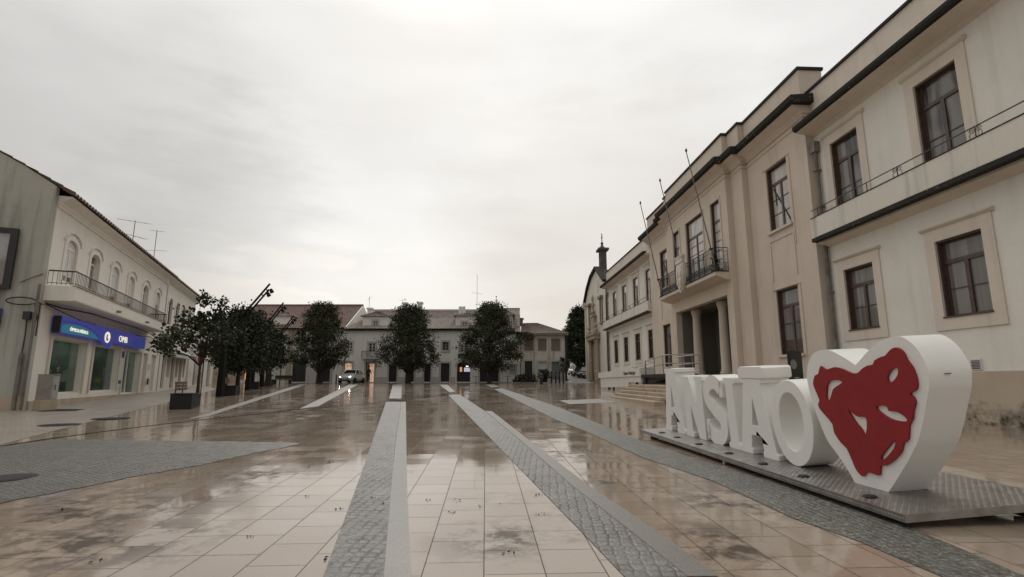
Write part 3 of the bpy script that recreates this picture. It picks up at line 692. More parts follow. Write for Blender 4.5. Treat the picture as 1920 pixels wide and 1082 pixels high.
for x in (-.58, -1.55, -2.35, -3.2, -4.15, -5.0, -5.7):
    MB().lathe([(.062, .1125), (.062, .12), (.05, .127), (.02, .129)], (x, .17, 0), 20).build('floor_light', 'granite_dark', SG, smooth=True)
q = MB(); q.lathe([(.03, -.02), (.03, .02)], (0, 0, 0), 14); fo = q.build('castor', 'steel', SG); fo.location = (-3.05, .02, .02); fo.rotation_euler = (pi / 2, 0, 0)
Z0 = .113
def letter(polys, s0, s1, h, lab, dep=.40, y0=.45, bev=.006):
    mb = MB()
    for loops in polys:
        if not isinstance(loops[0][0], (tuple, list)): loops = [loops]
        L_ = [[(s0 + (s1 - s0) * a, Z0 + h * b) for a, b in l] for l in loops]
        if len(L_) == 2 and len(L_[0]) == len(L_[1]): mb.annulus(L_[0], L_[1], y0, y0 + dep)
        else: mb.prism(L_, y0, y0 + dep)
    o = mb.build('letter', 'letter_white', SG, smooth=True, bevel=bev); o['label'] = lab; return o
A_ = [[(0, 0), (.34, 0), (.34, .06), (.31, .08), (.36, .25), (.61, .25), (.65, .08), (.62, .06), (.62, 0), (1, 0), (1, .06), (.96, .08), (.72, .94), (.76, .94), (.76, 1), (.20, 1), (.20, .94), (.26, .94), (.04, .08), (0, .06)], [(.39, .38), (.48, .74), (.57, .38)]]
N_ = [(0, 0), (.40, 0), (.40, .07), (.34, .09), (.34, .52), (.66, 0), (.95, 0), (.95, .91), (1, .93), (1, 1), (.62, 1), (.62, .93), (.68, .91), (.68, .48), (.34, 1), (0, 1), (0, .93), (.05, .91), (.05, .09), (0, .07)]
I_ = [(0, 0), (1, 0), (1, .07), (.84, .10), (.84, .90), (1, .93), (1, 1), (0, 1), (0, .93), (.16, .90), (.16, .10), (0, .07)]
def stroke(pts, w):
    L, R = [], []
    for i, p_ in enumerate(pts):
        a = Vector(pts[max(i - 1, 0)]); b = Vector(pts[min(i + 1, len(pts) - 1)]); d = (b - a).normalized(); ww = w[i] if isinstance(w, list) else w
        L.append((p_[0] - d.y * ww, p_[1] + d.x * ww * .7)); R.append((p_[0] + d.y * ww, p_[1] - d.x * ww * .7))
    return L + R[::-1]
sp = []
for k in range(13): a = radians(25 + k * 20); sp.append((.5 + .34 * cos(a), .735 + .185 * sin(a)))
sp = sp[:12]
for k in range(13): a = radians(80 - k * 21); sp.append((.5 + .36 * cos(a), .275 + .195 * sin(a)))
S_ = stroke(sp, .15)
def ring(cx, cy, rx, ry, n=40): return [(cx + rx * cos(2 * pi * k / n), cy + ry * sin(2 * pi * k / n)) for k in range(n)]
letter([A_], -6.2, -5.28, 1.19, 'first A, tallest letter at the far left end')
letter([N_], -5.24, -4.42, 1.06, 'N with slab serifs')
letter([S_, [(.78, .70), (.92, .70), (.92, .95), (.80, .95)], [(.06, .05), (.2, .05), (.2, .34), (.06, .34)]], -4.42, -3.70, 1.06, 'S with heart-shaped counter')
letter([I_], -3.70, -3.37, 1.05, 'I with slab serifs')
letter([A_], -3.36, -2.44, 1.05, 'A under the tilde bar')
letter([[(.16, 1.002), (.84, 1.002), (.86, 1.03), (.86, 1.14), (.82, 1.16), (.24, 1.16), (.16, 1.12)]], -3.36, -2.44, 1.05, 'thick tilde bar over the second A', .42, .44)
letter([[ring(.5, .5, .5, .5), ring(.5, .51, .30, .34)]], -2.49, -1.68, 1.05, 'round O next to the heart')
heart = [(-0.68, 0.113), (-1.12, 0.113), (-1.189, 0.217), (-1.312, 0.354), (-1.467, 0.512), (-1.565, 0.725), (-1.64, 0.929), (-1.672, 1.16), (-1.66, 1.26), (-1.62, 1.36), (-1.523, 1.462), (-1.43, 1.498), (-1.35, 1.508), (-1.217, 1.499), (-1.073, 1.44), (-.96, 1.385), (-0.875, 1.335), (-.78, 1.40), (-0.69, 1.464), (-0.522, 1.557), (-.43, 1.585), (-0.352, 1.599), (-.28, 1.597), (-0.222, 1.58), (-0.127, 1.506), (-0.06, 1.399), (-0.025, 1.281), (-0.034, 1.164), (-.065, 1.07), (-0.105, 0.972), (-0.165, 0.82), (-0.245, 0.653), (-.31, .56), (-0.377, 0.469), (-0.523, 0.293)]
def smooth_loop(pts, corners=(), n=4):
    out = []; N = len(pts)
    for i in range(N):
        p0, p1, p2, p3 = (Vector(pts[(i + k - 1) % N]) for k in range(4))
        if i in corners: p0 = p1
        if (i + 1) % N in corners: p3 = p2
        for k in range(n):
            u = k / n; q = .5 * (2 * p1 + (p2 - p0) * u + (2 * p0 - 5 * p1 + 4 * p2 - p3) * u * u + (3 * p1 - p0 - 3 * p2 + p3) * u ** 3); out.append((q.x, q.y))
    return out
heart = smooth_loop(heart, (0, 1, 16)); hb = MB(); hb.prism(heart, .45, .87); HT = hb.build('heart', 'letter_white', SG, smooth=True, bevel=.006); HT['label'] = 'thick white heart at the near end'
red = [(-1.434, 1.242), (-1.38, 1.331), (-1.3, 1.289), (-1.161, 1.317), (-1.038, 1.295), (-0.924, 1.255), (-0.83, 1.256), (-0.764, 1.298), (-0.68, 1.331), (-0.613, 1.339), (-0.584, 1.38), (-0.494, 1.414), (-0.441, 1.425), (-0.382, 1.471), (-0.319, 1.496), (-0.264, 1.48), (-0.226, 1.435), (-0.209, 1.381), (-0.166, 1.32), (-0.143, 1.253), (-0.136, 1.178), (-0.149, 1.126), (-0.18, 1.1), (-0.231, 1.071), (-0.2, 1.045), (-0.187, 0.998), (-0.223, 0.922), (-0.246, 0.846), (-0.295, 0.781), (-0.327, 0.658), (-0.392, 0.612), (-0.424, 0.539), (-0.518, 0.449), (-0.632, 0.376), (-0.708, 0.355), (-0.73, 0.271), (-0.779, 0.257), (-0.842, 0.266), (-0.911, 0.254), (-0.965, 0.207), (-1.017, 0.234), (-1.055, 0.277), (-1.096, 0.372), (-1.14, 0.46), (-1.217, 0.511), (-1.301, 0.607), (-1.31, 0.695), (-1.401, 0.778), (-1.485, 0.846), (-1.502, 0.901), (-1.473, 0.949), (-1.526, 1.07), (-1.542, 1.136), (-1.495, 1.223)]
holes = [[(-1.304, 1.133), (-1.228, 1.175), (-1.111, 1.177), (-1.073, 1.153), (-1.135, 1.123), (-1.221, 1.08), (-1.258, 1.025), (-1.307, 0.955), (-1.35, 0.965), (-1.341, 1.039)], [(-0.46, 1.218), (-0.397, 1.29), (-0.344, 1.31), (-0.318, 1.298), (-0.332, 1.243), (-0.387, 1.188), (-0.44, 1.168)], [(-0.651, 0.922), (-0.584, 0.946), (-0.515, 0.935), (-0.498, 0.898), (-0.413, 0.9), (-0.326, 0.861), (-0.305, 0.825), (-0.372, 0.814), (-0.486, 0.824), (-0.598, 0.87)], [(-1.046, 0.877), (-0.981, 0.839), (-0.905, 0.811), (-0.835, 0.817), (-0.801, 0.795), (-0.811, 0.712), (-0.84, 0.643), (-0.864, 0.632), (-0.894, 0.686), (-0.972, 0.763)], [(-0.686, 0.437), (-0.628, 0.502), (-0.553, 0.575), (-0.502, 0.617), (-0.479, 0.605), (-0.509, 0.55), (-0.594, 0.468), (-0.653, 0.424)]]
rm = MB(); rm.prism([smooth_loop(red, (), 2)] + [smooth_loop(h_, (), 3) for h_ in holes], .425, .4485); rm.build('map_relief', 'map_red', HT)
MB().box(-.02, -.012, .6, .66, 1.243, 1.25).build('scratch', 'iron', HT)

# ------------------------------------------------------------------ church beyond the town hall
CH = thing('church', 'white church with gabled tiled roof, carved stone portal and small belfry beyond the town hall', 'church', TM @ Vector((0, 0, .6)), TH.rotation_euler.z)
cu0, cu1, cz = 39.75, 50.6, -.6
ap = 44.6
c_ = MB(); out = [(cu0, 0 + cz), (cu1, cz), (cu1, 10.2 + cz), (50.6, 10.9 + cz), (ap, 13.5 + cz), (cu0, 10.9 + cz)]
c_.wall(cu0, cu1, cz, 10.2 + cz, [(41.3, 42.1, 7.6 + cz, 9.7 + cz), (47.5, 48.3, 7.6 + cz, 9.7 + cz), (43.9, 46.3, 1 + cz, 6.2 + cz)], .2, .4)
c_.prism([(cu0, 10.2 + cz), (cu1, 10.2 + cz), (cu1, 10.6 + cz), (48.9, 12.0 + cz), (46.6, 13.06 + cz), (43.7, 13.56 + cz), (cu0, 11.4 + cz)], -.2, .2)
c_.box(cu0, cu1, -14, -.2, cz, 10.2 + cz); c_.build('wall', 'church_plaster', CH)
ap = 43.7
q = MB(); top = [(cu1 + .3, 10.55 + cz), (48.9, 12.0 + cz), (46.6, 13.05 + cz), (ap, 13.55 + cz), (cu0 - .15, 11.3 + cz)]; q.prism(top + [(x, z + .28) for x, z in top[::-1]], -.3, .48); q.build('gable_coping', 'mould_black', CH)
q = MB(); q.tiles((cu0 - .2, -.32, 10.75 + cz), (cu0 - .2, -14, 10.75 + cz), (ap, -.32, 13.5 + cz), (ap, -14, 13.5 + cz)); q.tiles((cu1 + .3, -.32, 10.7 + cz), (cu1 + .3, -14, 10.7 + cz), (ap, -.32, 13.5 + cz), (ap, -14, 13.5 + cz)); q.build('roof', 'old_tiles', CH)
q = MB(); q.box(cu1 - .35, cu1 + .05, .202, .42, 9.9 + cz, 10.3 + cz); q.box(cu1 - .5, cu1 + .55, .1, .6, 10.3 + cz, 10.65 + cz); q.box(cu1 - .35, cu1 + .02, .202, .34, cz, 9.9 + cz); q.build('corner_pilaster', 'church_plaster', CH)
bt = 44.2; b_ = MB(); yb = -.62; b_.box(bt - .5, bt + .5, yb - .36, yb + .30, 11.2 + cz, 14.0 + cz)
for k in (-1, 1): b_.box(bt + k * .38 - .12, bt + k * .38 + .12, yb - .36, yb + .30, 14.001 + cz, 15.4 + cz)
b_.box(bt - .259, bt + .259, yb - .36, yb - .2, 14.001 + cz, 15.4 + cz)
b_.box(bt - .5, bt + .5, yb - .36, yb + .30, 15.401 + cz, 15.7 + cz); b_.box(bt - .75, bt + .75, yb - .62, yb + .56, 15.7 + cz, 15.95 + cz)
b_.lathe([(.48, 15.95 + cz), (.3, 16.15 + cz), (.14, 16.3 + cz), (.12, 16.5 + cz), (.18, 16.62 + cz), (.07, 16.75 + cz)], (bt, yb, 0), 12)
be = b_.build('belfry', 'belfry_stone', CH)
q = MB(); q.box(bt - .05, bt + .05, yb - .04, yb + .04, 16.7 + cz, 17.75 + cz); q.box(bt - .28, bt + .28, yb - .035, yb + .035, 17.25 + cz, 17.36 + cz); q.build('cross', 'iron', be)
q = MB(); q.lathe([(.03, .55), (.16, .5), (.2, .3), (.24, .05), (.25, 0)], (bt, yb + .1, 14.4 + cz), 14); q.build('bell', 'iron', be)
q = MB()   # carved portal: paired columns, entablature, finials, niche
for u in (43.2, 43.75, 46.45, 47.0): q.lathe([(.26, 0), (.26, .9), (.19, 1), (.17, 3.9), (.24, 4.1), (.26, 4.35)], (u, .48, 1.35 + cz), 12)
q.box(42.8, 47.4, .202, .85, 5.72 + cz, 6.15 + cz); q.box(42.6, 47.6, .202, .95, 6.152 + cz, 6.4 + cz); q.box(42.9, 44.0, .202, .6, .9 + cz, 1.34 + cz); q.box(46.2, 47.3, .202, .6, .9 + cz, 1.34 + cz)
q.box(44.35, 45.85, .202, .55, 6.402 + cz, 8.3 + cz); q.box(44.2, 46.0, .202, .65, 8.302 + cz, 8.5 + cz)
for u in (43.2, 47.0): q.lathe([(.2, 0), (.25, .3), (.1, .5), (.22, .8), (.06, 1.2)], (u, .55, 6.4 + cz), 10)
q.lathe([(.16, 0), (.3, .4), (.1, .7), (.22, 1.2), (.09, 1.5), (.16, 1.9), (.05, 2.3)], (45.1, .45, 8.5 + cz), 10)
q.build('portal', 'old_stone', CH)
MB().box(43.9, 46.3, -.25, -.18, 1 + cz, 6.2 + cz).build('door', 'brown_wood', CH)
for a in (41.3, 47.5):
    w_ = window(CH, a, a + .8, 7.6 + cz, 9.7 + cz, -.1, transom=.5, bars=2, glass='dark_glass'); q = MB()
    q.box(a - .25, a, .202, .3, 7.4 + cz, 9.9 + cz); q.box(a + .8, a + 1.05, .202, .3, 7.4 + cz, 9.9 + cz); q.box(a - .45, a + 1.25, .202, .5, 9.902 + cz, 10.15 + cz); q.box(a - .3, a + 1.1, .202, .35, 7.2 + cz, 7.398 + cz); q.build('surround', 'dark_stone', w_)
q = MB(); q.prism([(ap - .35 + .35 * cos(a * pi / 10), 11.6 + cz + .8 * sin(a * pi / 10)) for a in range(20)], .202, .25); q.build('oculus', 'trim_stone', CH)
for k in range(3): MB().box(cu0 + 1.5 - .4 * k, cu1 - .2 + .4 * (2 - k), .202, 2.4 - .45 * k, .3 + .17 * k + cz, .47 + .17 * k + cz - .002).build('step', 'old_stone', CH)

# ------------------------------------------------------------------ left shop building (x = -u along the street, y outwards)
LAZ = radians(-21.2); LO = Vector((-16.51, 18.4, 0)); LX = Vector((-sin(LAZ), -cos(LAZ), 0)); LR = atan2(LX.y, LX.x)
LM = Matrix.Translation(LO) @ Matrix.Rotation(LR, 4, 'Z')
def lw(u, y, z): return LM @ Vector((-u, y, z))
SB = thing('shop_building', 'two-storey off-white building with long balcony over an optician shop and grey streaked gable', 'building', LO, LR)
WU = [1.75, 4.25, 6.9, 9.45, 12.2, 14.85]; DOORS = (1, 4); ww = .52
holes_up = [(c - ww, c + ww, 4.66 if i in DOORS else 5.0, 6.66) for i, c in enumerate(WU)]
shop = [(1.15, 4.5, .8, 2.86), (5.4, 9.0, .8, 2.86), (9.75, 12.7, .62, 2.86), (13.35, 14.25, .62, 2.86), (15.1, 16.1, .62, 2.85)]
m_ = MB(-1); m_.wall(0, 17, 0, 7.9, holes_up + shop, 0, .26)
m_.quad((17, 0, 0), (17, -9, 0), (17, -9, 7.9), (17, 0, 7.9)); m_.quad((0, -9, 0), (17, -9, 0), (17, -9, 7.9), (0, -9, 7.9))
for i, c in enumerate(WU):    # arch spandrels
    for s_ in (-1, 1):
        pts = [(c + s_ * ww, 6.66), (c + s_ * ww, 6.36)] + [(c + s_ * ww * cos(a * pi / 12), 6.36 + .30 * sin(a * pi / 12)) for a in range(1, 7)]
        m_.prism(pts, -.055 if i not in DOORS else -.15, -.001)
m_.build('wall', 'left_plaster', SB)
g = MB(-1); g.prism([], 0, 0) if False else None
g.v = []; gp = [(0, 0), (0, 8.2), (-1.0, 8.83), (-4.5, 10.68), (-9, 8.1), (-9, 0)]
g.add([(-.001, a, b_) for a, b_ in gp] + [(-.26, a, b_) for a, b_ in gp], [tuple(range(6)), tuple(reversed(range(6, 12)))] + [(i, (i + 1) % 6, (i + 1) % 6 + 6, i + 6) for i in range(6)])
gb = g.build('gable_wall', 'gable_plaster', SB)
MB(-1).box(-.31, -.262, -9, .02, 0, .78).build('gable_plinth', 'plinth_stone', SB)
MB(-1).box(0.002, 17, .002, .05, 0, .60).build('plinth', 'plinth_stone', SB, bevel=.01)
MB(-1).profile([(.002, 7.50), (.06, 7.52), (.06, 7.60), (.10, 7.64), (.12, 7.72), (.42, 7.88), (.42, 7.94), (.002, 7.94)], 0.0, 17).build('cornice', 'left_plaster', SB)
r_ = MB(-1); r_.tiles((-.30, .55, 7.96), (17, .55, 7.96), (-.30, -4.5, 10.75), (17, -4.5, 10.75)); r_.tiles((-.3, -9.4, 7.9), (17, -9.4, 7.9), (-.3, -4.5, 10.75), (17, -4.5, 10.75)); r_.build('roof', 'old_tiles', SB)
for i, c in enumerate(WU):
    z0 = holes_up[i][2]
    w_ = window(SB, c - ww, c + ww, z0, 6.64, -.16 if i in DOORS else -.06, -1, 'white_frame', 'shade_pane' if False else 'window_glass', transom=.80, mull=1, bars=0, w=.06, panel=.5 if i in DOORS else 0, name='french_door' if i in DOORS else 'window')
    if i not in DOORS: MB(-1).box(c - ww + .06, c + ww - .06, -.088, -.066, z0 + (.25 if i in (0, 2, 3) else .9), 6.6).build('roller_blind', 'paper_grey', w_)
    s_ = MB(-1)
    for k in (-1, 1): s_.box(c + k * (ww + .1) - .1, c + k * (ww + .1) + .1, .002, .03, z0, 6.359)
    ar = [(c + (ww + .2) * cos(a * pi / 12), 6.36 + .46 * sin(a * pi / 12)) for a in range(13)] + [(c + ww * cos(a * pi / 12), 6.36 + .30 * sin(a * pi / 12)) for a in range(12, -1, -1)]
    s_.prism(ar, .002, .03)
    hd = [(c + (ww + .2) * cos(a * pi / 12), 6.56 + .36 * sin(a * pi / 12)) for a in range(13)]
    s_.prism([(c + ww + .32, 6.60)] + [(p_[0], p_[1] + .05) for p_ in hd] + [(c - ww - .32, 6.60), (c - ww - .32, 6.55)] + hd[::-1] + [(c + ww + .32, 6.55)], .002, .07)
    s_.build('surround', 'trim_stone' if False else 'left_plaster', w_)
# balcony
b_ = MB(-1); b_.profile([(.002, 4.08), (.88, 4.10), (.90, 4.14), (.90, 4.62), (.002, 4.62)], -.02, 13.6); bl = b_.build('balcony', 'left_plaster', SB)
MB(-1).box(-.04, 13.62, .80, .93, 4.622, 4.655).build('balcony_edge', 'old_stone', bl)
r_ = MB(-1)
for p0, p1 in (((0, .86), (13.55, .86)), ((0, .04), (0, .86)), ((13.55, .04), (13.55, .86))):
    L = sqrt((p1[0] - p0[0]) ** 2 + (p1[1] - p0[1]) ** 2); n = int(L / .135)
    r_.tube([(*p0, 5.16), (*p1, 5.16)], .028, 5); r_.tube([(*p0, 4.72), (*p1, 4.72)], .014, 4)
    for k in range(n + 1): q = k / n; r_.tube([(p0[0] + (p1[0] - p0[0]) * q, p0[1] + (p1[1] - p0[1]) * q, 4.65), (p0[0] + (p1[0] - p0[0]) * q, p0[1] + (p1[1] - p0[1]) * q, 5.15)], .009, 4)
r_.build('railing', 'iron', bl)
for u in (4.6, 9.2): MB(-1).tube([(u, .9, 4.28), (u, 1.06, 4.26)], .05, 8).build('drain_spout', 'downpipe_grey', bl)
# ground floor: stone frames, glass, interiors
for i, (a, b2, z0, z1) in enumerate(shop[:3]):
    f_ = MB(-1); f_.box(a - .16, a, .002, .06, z0 - .02, z1 + .14); f_.box(b2, b2 + .16, .002, .06, z0 - .02, z1 + .14); f_.box(a, b2, .002, .06, z1, z1 + .14)
    fo = f_.build('shop_window' if i < 2 else 'shop_door', 'trim_stone', SB)
    f_ = MB(-1); w = .05; y = -.2
    f_.box(a, a + w, y - .05, y, z0, z1); f_.box(b2 - w, b2, y - .05, y, z0, z1); f_.box(a + w, b2 - w, y - .05, y, z0, z0 + w); f_.box(a + w, b2 - w, y - .05, y, z1 - w, z1)
    if i == 2: f_.box((a + b2) / 2 - .05, (a + b2) / 2 + .05, y - .05, y + .02, z0 + w, z1 - w)
    f_.build('frame', 'white_frame', fo)
    MB(-1).box(a + w, b2 - w, y - .03, y - .024, z0 + w, z1 - w).build('pane', 'shop_glass', fo)
    f_ = MB(-1); f_.quad((a, -2.4, .5), (b2, -2.4, .5), (b2, -2.4, 3.2), (a, -2.4, 3.2)); f_.quad((a, -.26, .5), (a, -2.4, .5), (a, -2.4, 3.2), (a, -.26, 3.2)); f_.quad((b2, -.26, .5), (b2, -2.4, .5), (b2, -2.4, 3.2), (b2, -.26, 3.2)); f_.quad((a, -.26, .6), (b2, -.26, .6), (b2, -2.4, .6), (a, -2.4, .6)); f_.quad((a, -.26, 3.1), (b2, -.26, 3.1), (b2, -2.4, 3.1), (a, -2.4, 3.1)); f_.build('interior', 'shop_inside', fo)
    MB(-1).box(a + .4, b2 - .4, -1.3, -.7, 3.02, 3.06).build('ceiling_light', 'shop_lamp', fo)
    if i == 0:
        q = MB(-1)
        for z, u in ((1.62, 2.3), (1.28, 2.2), (.98, 2.15)): q.lathe([(.05, -.02), (.11, 0), (.05, .03)], (u, -.46, z), 10)
        q.build('spot_lamp', 'white_glow', fo); MB(-1).box(1.5, 2.9, -1.5, -1.0, .82, 2.3).build('darkening_box', 'dark_door', fo); MB(-1).box(1.6, 2.9, -.62, -.6, 2.35, 2.75).build('poster', 'paper_grey', fo); MB(-1).box(1.18, 1.9, -.95, -.6, .82, 1.75).build('darkening_box', 'dark_door', fo)  # dark boxes added inside to darken the left part of this window
        MB(-1).box(1.18, 2.1, -.50, -.485, 1.35, 1.5).build('shelf', 'paper_grey', fo)
    MB(-1).box(b2 - 1.3, b2 - .5, -2.38, -2.34, 1.3, 2.5).build('poster', 'paper_grey', fo); MB(-1).box(a + .3, b2 - .6, -2.2, -1.9, .62, 1.5).build('counter', 'shade_grey', fo)
    if i == 1: MB(-1).box(5.6, 7.6, -1.5, -1.0, .82, 2.6).build('darkening_box', 'dark_door', fo); MB(-1).box(6.9, 7.6, -.236, -.232, 1.2, 1.42).build('offer_card', 'yellow_card', fo); q = MB(-1); q.box(5.5, 6.9, -.60, -.58, 1.48, 1.53); q.box(5.6, 7.6, -.62, -.6, 2.4, 2.44); q.build('shelf', 'paper_grey', fo)  # dark box added behind the glass to keep most of this window dark
MB(-1).box(9.12, 9.5, .062, .08, 1.15, 1.3).build('wall_plaque', 'blue_panel', SB); MB(-1).box(9.15, 9.5, .062, .08, 2.45, 2.75).build('wall_plaque', 'blue_panel', SB); MB(-1).box(9.12, 9.52, .002, .058, 1.0, 2.9).build('opening_panel', 'paper_grey', SB)
for a, b2, z0, z1 in shop[3:]:
    q = MB(-1); q.box(a, b2, -.2, -.14, z0, z1)
    for k in range(14): q.box(a + .12, b2 - .12, -.138, -.125, z0 + .2 + k * .14, z0 + .27 + k * .14)
    q.build('side_door', 'white_frame' if a > 15 else 'trim_stone', SB)
MB(-1).box(14.5, 14.75, .002, .07, 2.0, 2.25).build('letter_box', 'white_frame', SB); MB(-1).box(14.42, 14.62, .052, .1, 1.05, 1.42).build('meter_box', 'iron', SB)
# sign board on the shop
SS = thing('shop_sign', 'blue and purple optician sign board with a white eye emblem above the shop windows', 'shop sign', lw(0, 0, 0), LR)
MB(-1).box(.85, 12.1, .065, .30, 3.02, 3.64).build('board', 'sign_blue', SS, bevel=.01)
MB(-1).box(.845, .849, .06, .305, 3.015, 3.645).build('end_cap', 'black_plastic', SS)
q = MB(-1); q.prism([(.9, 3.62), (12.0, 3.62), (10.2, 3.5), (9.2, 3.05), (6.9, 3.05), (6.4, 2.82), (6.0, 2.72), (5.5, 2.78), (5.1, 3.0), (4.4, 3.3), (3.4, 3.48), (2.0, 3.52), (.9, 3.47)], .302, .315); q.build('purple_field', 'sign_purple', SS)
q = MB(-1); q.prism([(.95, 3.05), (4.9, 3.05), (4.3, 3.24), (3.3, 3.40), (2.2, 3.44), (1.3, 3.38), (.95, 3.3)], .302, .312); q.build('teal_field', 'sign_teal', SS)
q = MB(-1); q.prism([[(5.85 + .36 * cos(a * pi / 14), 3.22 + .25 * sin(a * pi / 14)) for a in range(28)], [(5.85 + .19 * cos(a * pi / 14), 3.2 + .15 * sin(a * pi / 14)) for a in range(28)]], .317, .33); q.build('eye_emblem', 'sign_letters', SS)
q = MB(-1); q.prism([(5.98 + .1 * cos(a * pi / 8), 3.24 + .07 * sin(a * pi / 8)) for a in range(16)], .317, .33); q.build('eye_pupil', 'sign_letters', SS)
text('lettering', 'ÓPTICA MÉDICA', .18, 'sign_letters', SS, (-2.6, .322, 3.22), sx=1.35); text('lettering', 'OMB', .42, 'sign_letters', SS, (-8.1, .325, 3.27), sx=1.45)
# cables, conduits on the gable corner
CB = thing('wall_cables', 'black cables looping at the shop corner and running under its balcony', 'cables', lw(0, 0, 0), LR)
q = MB(-1); q.tube([(.06, .08, 3.98), (1, .2, 3.94), (3, .5, 3.98), (6, .6, 3.95), (9, .55, 3.97), (12.5, .4, 3.92), (15, .15, 3.85)], .028, 6); q.tube([(.06, .08, 3.95), (1.2, .2, 3.8), (2.8, .28, 3.64), (4.5, .25, 3.66)], .02, 6); q.tube([(10.5, .2, 3.66), (12.2, .3, 3.72), (13.5, .15, 3.83), (15.4, .08, 3.7)], .02, 5)
pts = [(-.3 - .1, -.9 + .45 * cos(a) - .0, 3.98 + .12 * sin(a)) for a in [k * pi / 8 for k in range(0, 14)]]; q.tube([(-.2, .1, 3.9)] + [(-.36, -.45 + .42 * cos(a), 3.98 + .13 * sin(a)) for a in [k * pi / 7 for k in range(0, 14)]] + [(-.3, .06, 3.3)], .022, 5)
q.tube([(-.28, .05, 3.9), (-.29, .06, 2.8)], .02, 5); q.tube([(-.30, -.6, 4.62), (-.32, -.3, 4.8), (-.28, 0, 4.98)], .012, 5); q.build('cable', 'cable', CB, smooth=True)
CD = thing('conduit_pipes', 'pair of grey metal conduits climbing the corner of the grey gable wall', 'pipes', lw(0, 0, 0), LR)
for y, r_ in ((-.22, .06), (-.02, .04)): MB(-1).tube([(-.35, y, .35), (-.35, y, 2.2 if r_ > .05 else 4.6)], r_, 8).build('pipe', 'downpipe_grey', CD, smooth=True)
q = MB(-1); q.box(-.46, -.30, -.32, -.12, 3.35, 3.62); q.build('junction_box', 'black_plastic', CD); MB(-1).tube([(-.35, -.22, 2.2), (-.36, -.2, 2.8), (-.36, -.22, 3.35)], .02, 5).build('loose_cable', 'cable', CD)
# billboard and blue panel on the gable
BB = thing('billboard', 'dark framed billboard with a faded print high on the grey gable', 'billboard', lw(0, 0, 0), LR)
MB(-1).box(-.40, -.32, -3.8, -.80, 4.36, 6.48).build('frame', 'black_plastic', BB, bevel=.01)
MB(-1).box(-.46, -.402, -3.8, -1.0, 6.3, 6.48).build('frame_edge', 'black_plastic', BB); MB(-1).box(-.46, -.402, -3.8, -1.0, 4.36, 4.5).build('frame_edge', 'black_plastic', BB); MB(-1).box(-.46, -.402, -.999, -.80, 4.36, 6.48).build('frame_edge', 'black_plastic', BB)
MB(-1).box(-.41, -.403, -3.8, -1.002, 4.502, 6.298).build('poster', 'poster_print', BB)
BP = thing('wall_sign', 'blue sign panel low on the grey gable at the left edge', 'sign', lw(0, 0, 0), LR)
MB(-1).box(-.42, -.32, -3.4, -.92, 3.05, 3.7).build('panel', 'blue_panel', BP, bevel=.01); MB(-1).box(-.424, -.421, -3.3, -1.5, 3.12, 3.3).build('lower_band', 'sign_teal', BP)
# utility cabinet
c0 = gnd(83, 769); UC = thing('utility_cabinet', 'grey electrical cabinet on a stone base against the shop wall', 'cabinet', c0, LR)
MB().box(-.26, .26, -.24, .24, 0, .34).build('base', 'old_stone', UC, bevel=.01); MB().box(-.24, .24, -.22, .22, .342, 1.16).build('body', 'cabinet_grey', UC, bevel=.01); MB().box(-.26, .26, -.24, .25, 1.162, 1.19).build('lid', 'cabinet_dark', UC, bevel=.008)
q = MB(); q.box(-.21, .21, .221, .23, .38, 1.13); dq = q.build('door', 'cabinet_grey', UC); MB().box(.06, .10, .231, .243, .66, .84).build('handle', 'iron', dq)
MB().box(.241, .246, -.2, .2, .36, 1.14).build('side_panel', 'cabinet_dark', UC)
# roof aerials
def aerial(base, h, booms, label, group=None, rz=0):
    o = thing('roof_aerial', label, 'aerial', base, rz, group); MB().tube([(0, 0, 0), (0, 0, h)], .022, 6).build('mast', 'pole_metal', o)
    for z, l, tilt, n in booms:
        q = MB(); q.tube([(-l * .5, 0, z - tilt), (l * .5, 0, z + tilt)], .014, 5)
        for k in range(n): x = -l * .45 + l * .9 * k / max(1, n - 1); e = .12 + .16 * k / max(n, 1); q.tube([(x, -e, z + tilt * 2 * x / l), (x, e, z + tilt * 2 * x / l)], .007, 4)
        q.build('boom', 'pole_metal', o)
aerial(lw(14.3, -1.5, 9.0), 1.95, [(1.88, 6.2, .72, 5), (.98, 5.2, .45, 4)], 'roof aerial with the long tilted upper boom, left of the pair on the shop roof', 'aerials on the shop roof', LR + pi)
aerial(lw(19.2, -1.5, 9.0), 2.65, [(2.6, 3.0, .35, 4), (1.2, 5.6, .62, 4)], 'thinner roof aerial with short upper boom, right of the pair on the shop roof', 'aerials on the shop roof', LR + pi)
# second building of the left row
S2 = thing('terrace_house', 'off-white terrace house with brown arched windows and a cafe front next to the optician', 'building', LO, LR)
W2 = [18.1, 20.2, 22.3, 24.4]
hu = [(c - .5, c + .5, 5.0, 6.75) for c in W2]; cafe = [(17.7, 18.6, .75, 3.0), (19.1, 19.9, 1.5, 3.0), (20.3, 21.3, .75, 3.0), (21.7, 22.5, 1.5, 3.0), (22.9, 23.8, .75, 3.0), (24.2, 24.9, 1.5, 3.0), (25.5, 26.2, .75, 3.1)]
m_ = MB(-1); m_.wall(17.001, 26.6, 0, 7.9, hu + cafe, .03, .2)
for c in W2:
    for s_ in (-1, 1): m_.prism([(c + s_ * .5, 6.75), (c + s_ * .5, 6.35)] + [(c + s_ * .5 * cos(a * pi / 12), 6.35 + .4 * sin(a * pi / 12)) for a in range(1, 7)], -.17, .029)
m_.box(17.02, 26.6, -9, -.4, 0, 7.9); m_.build('wall', 'left_plaster', S2)
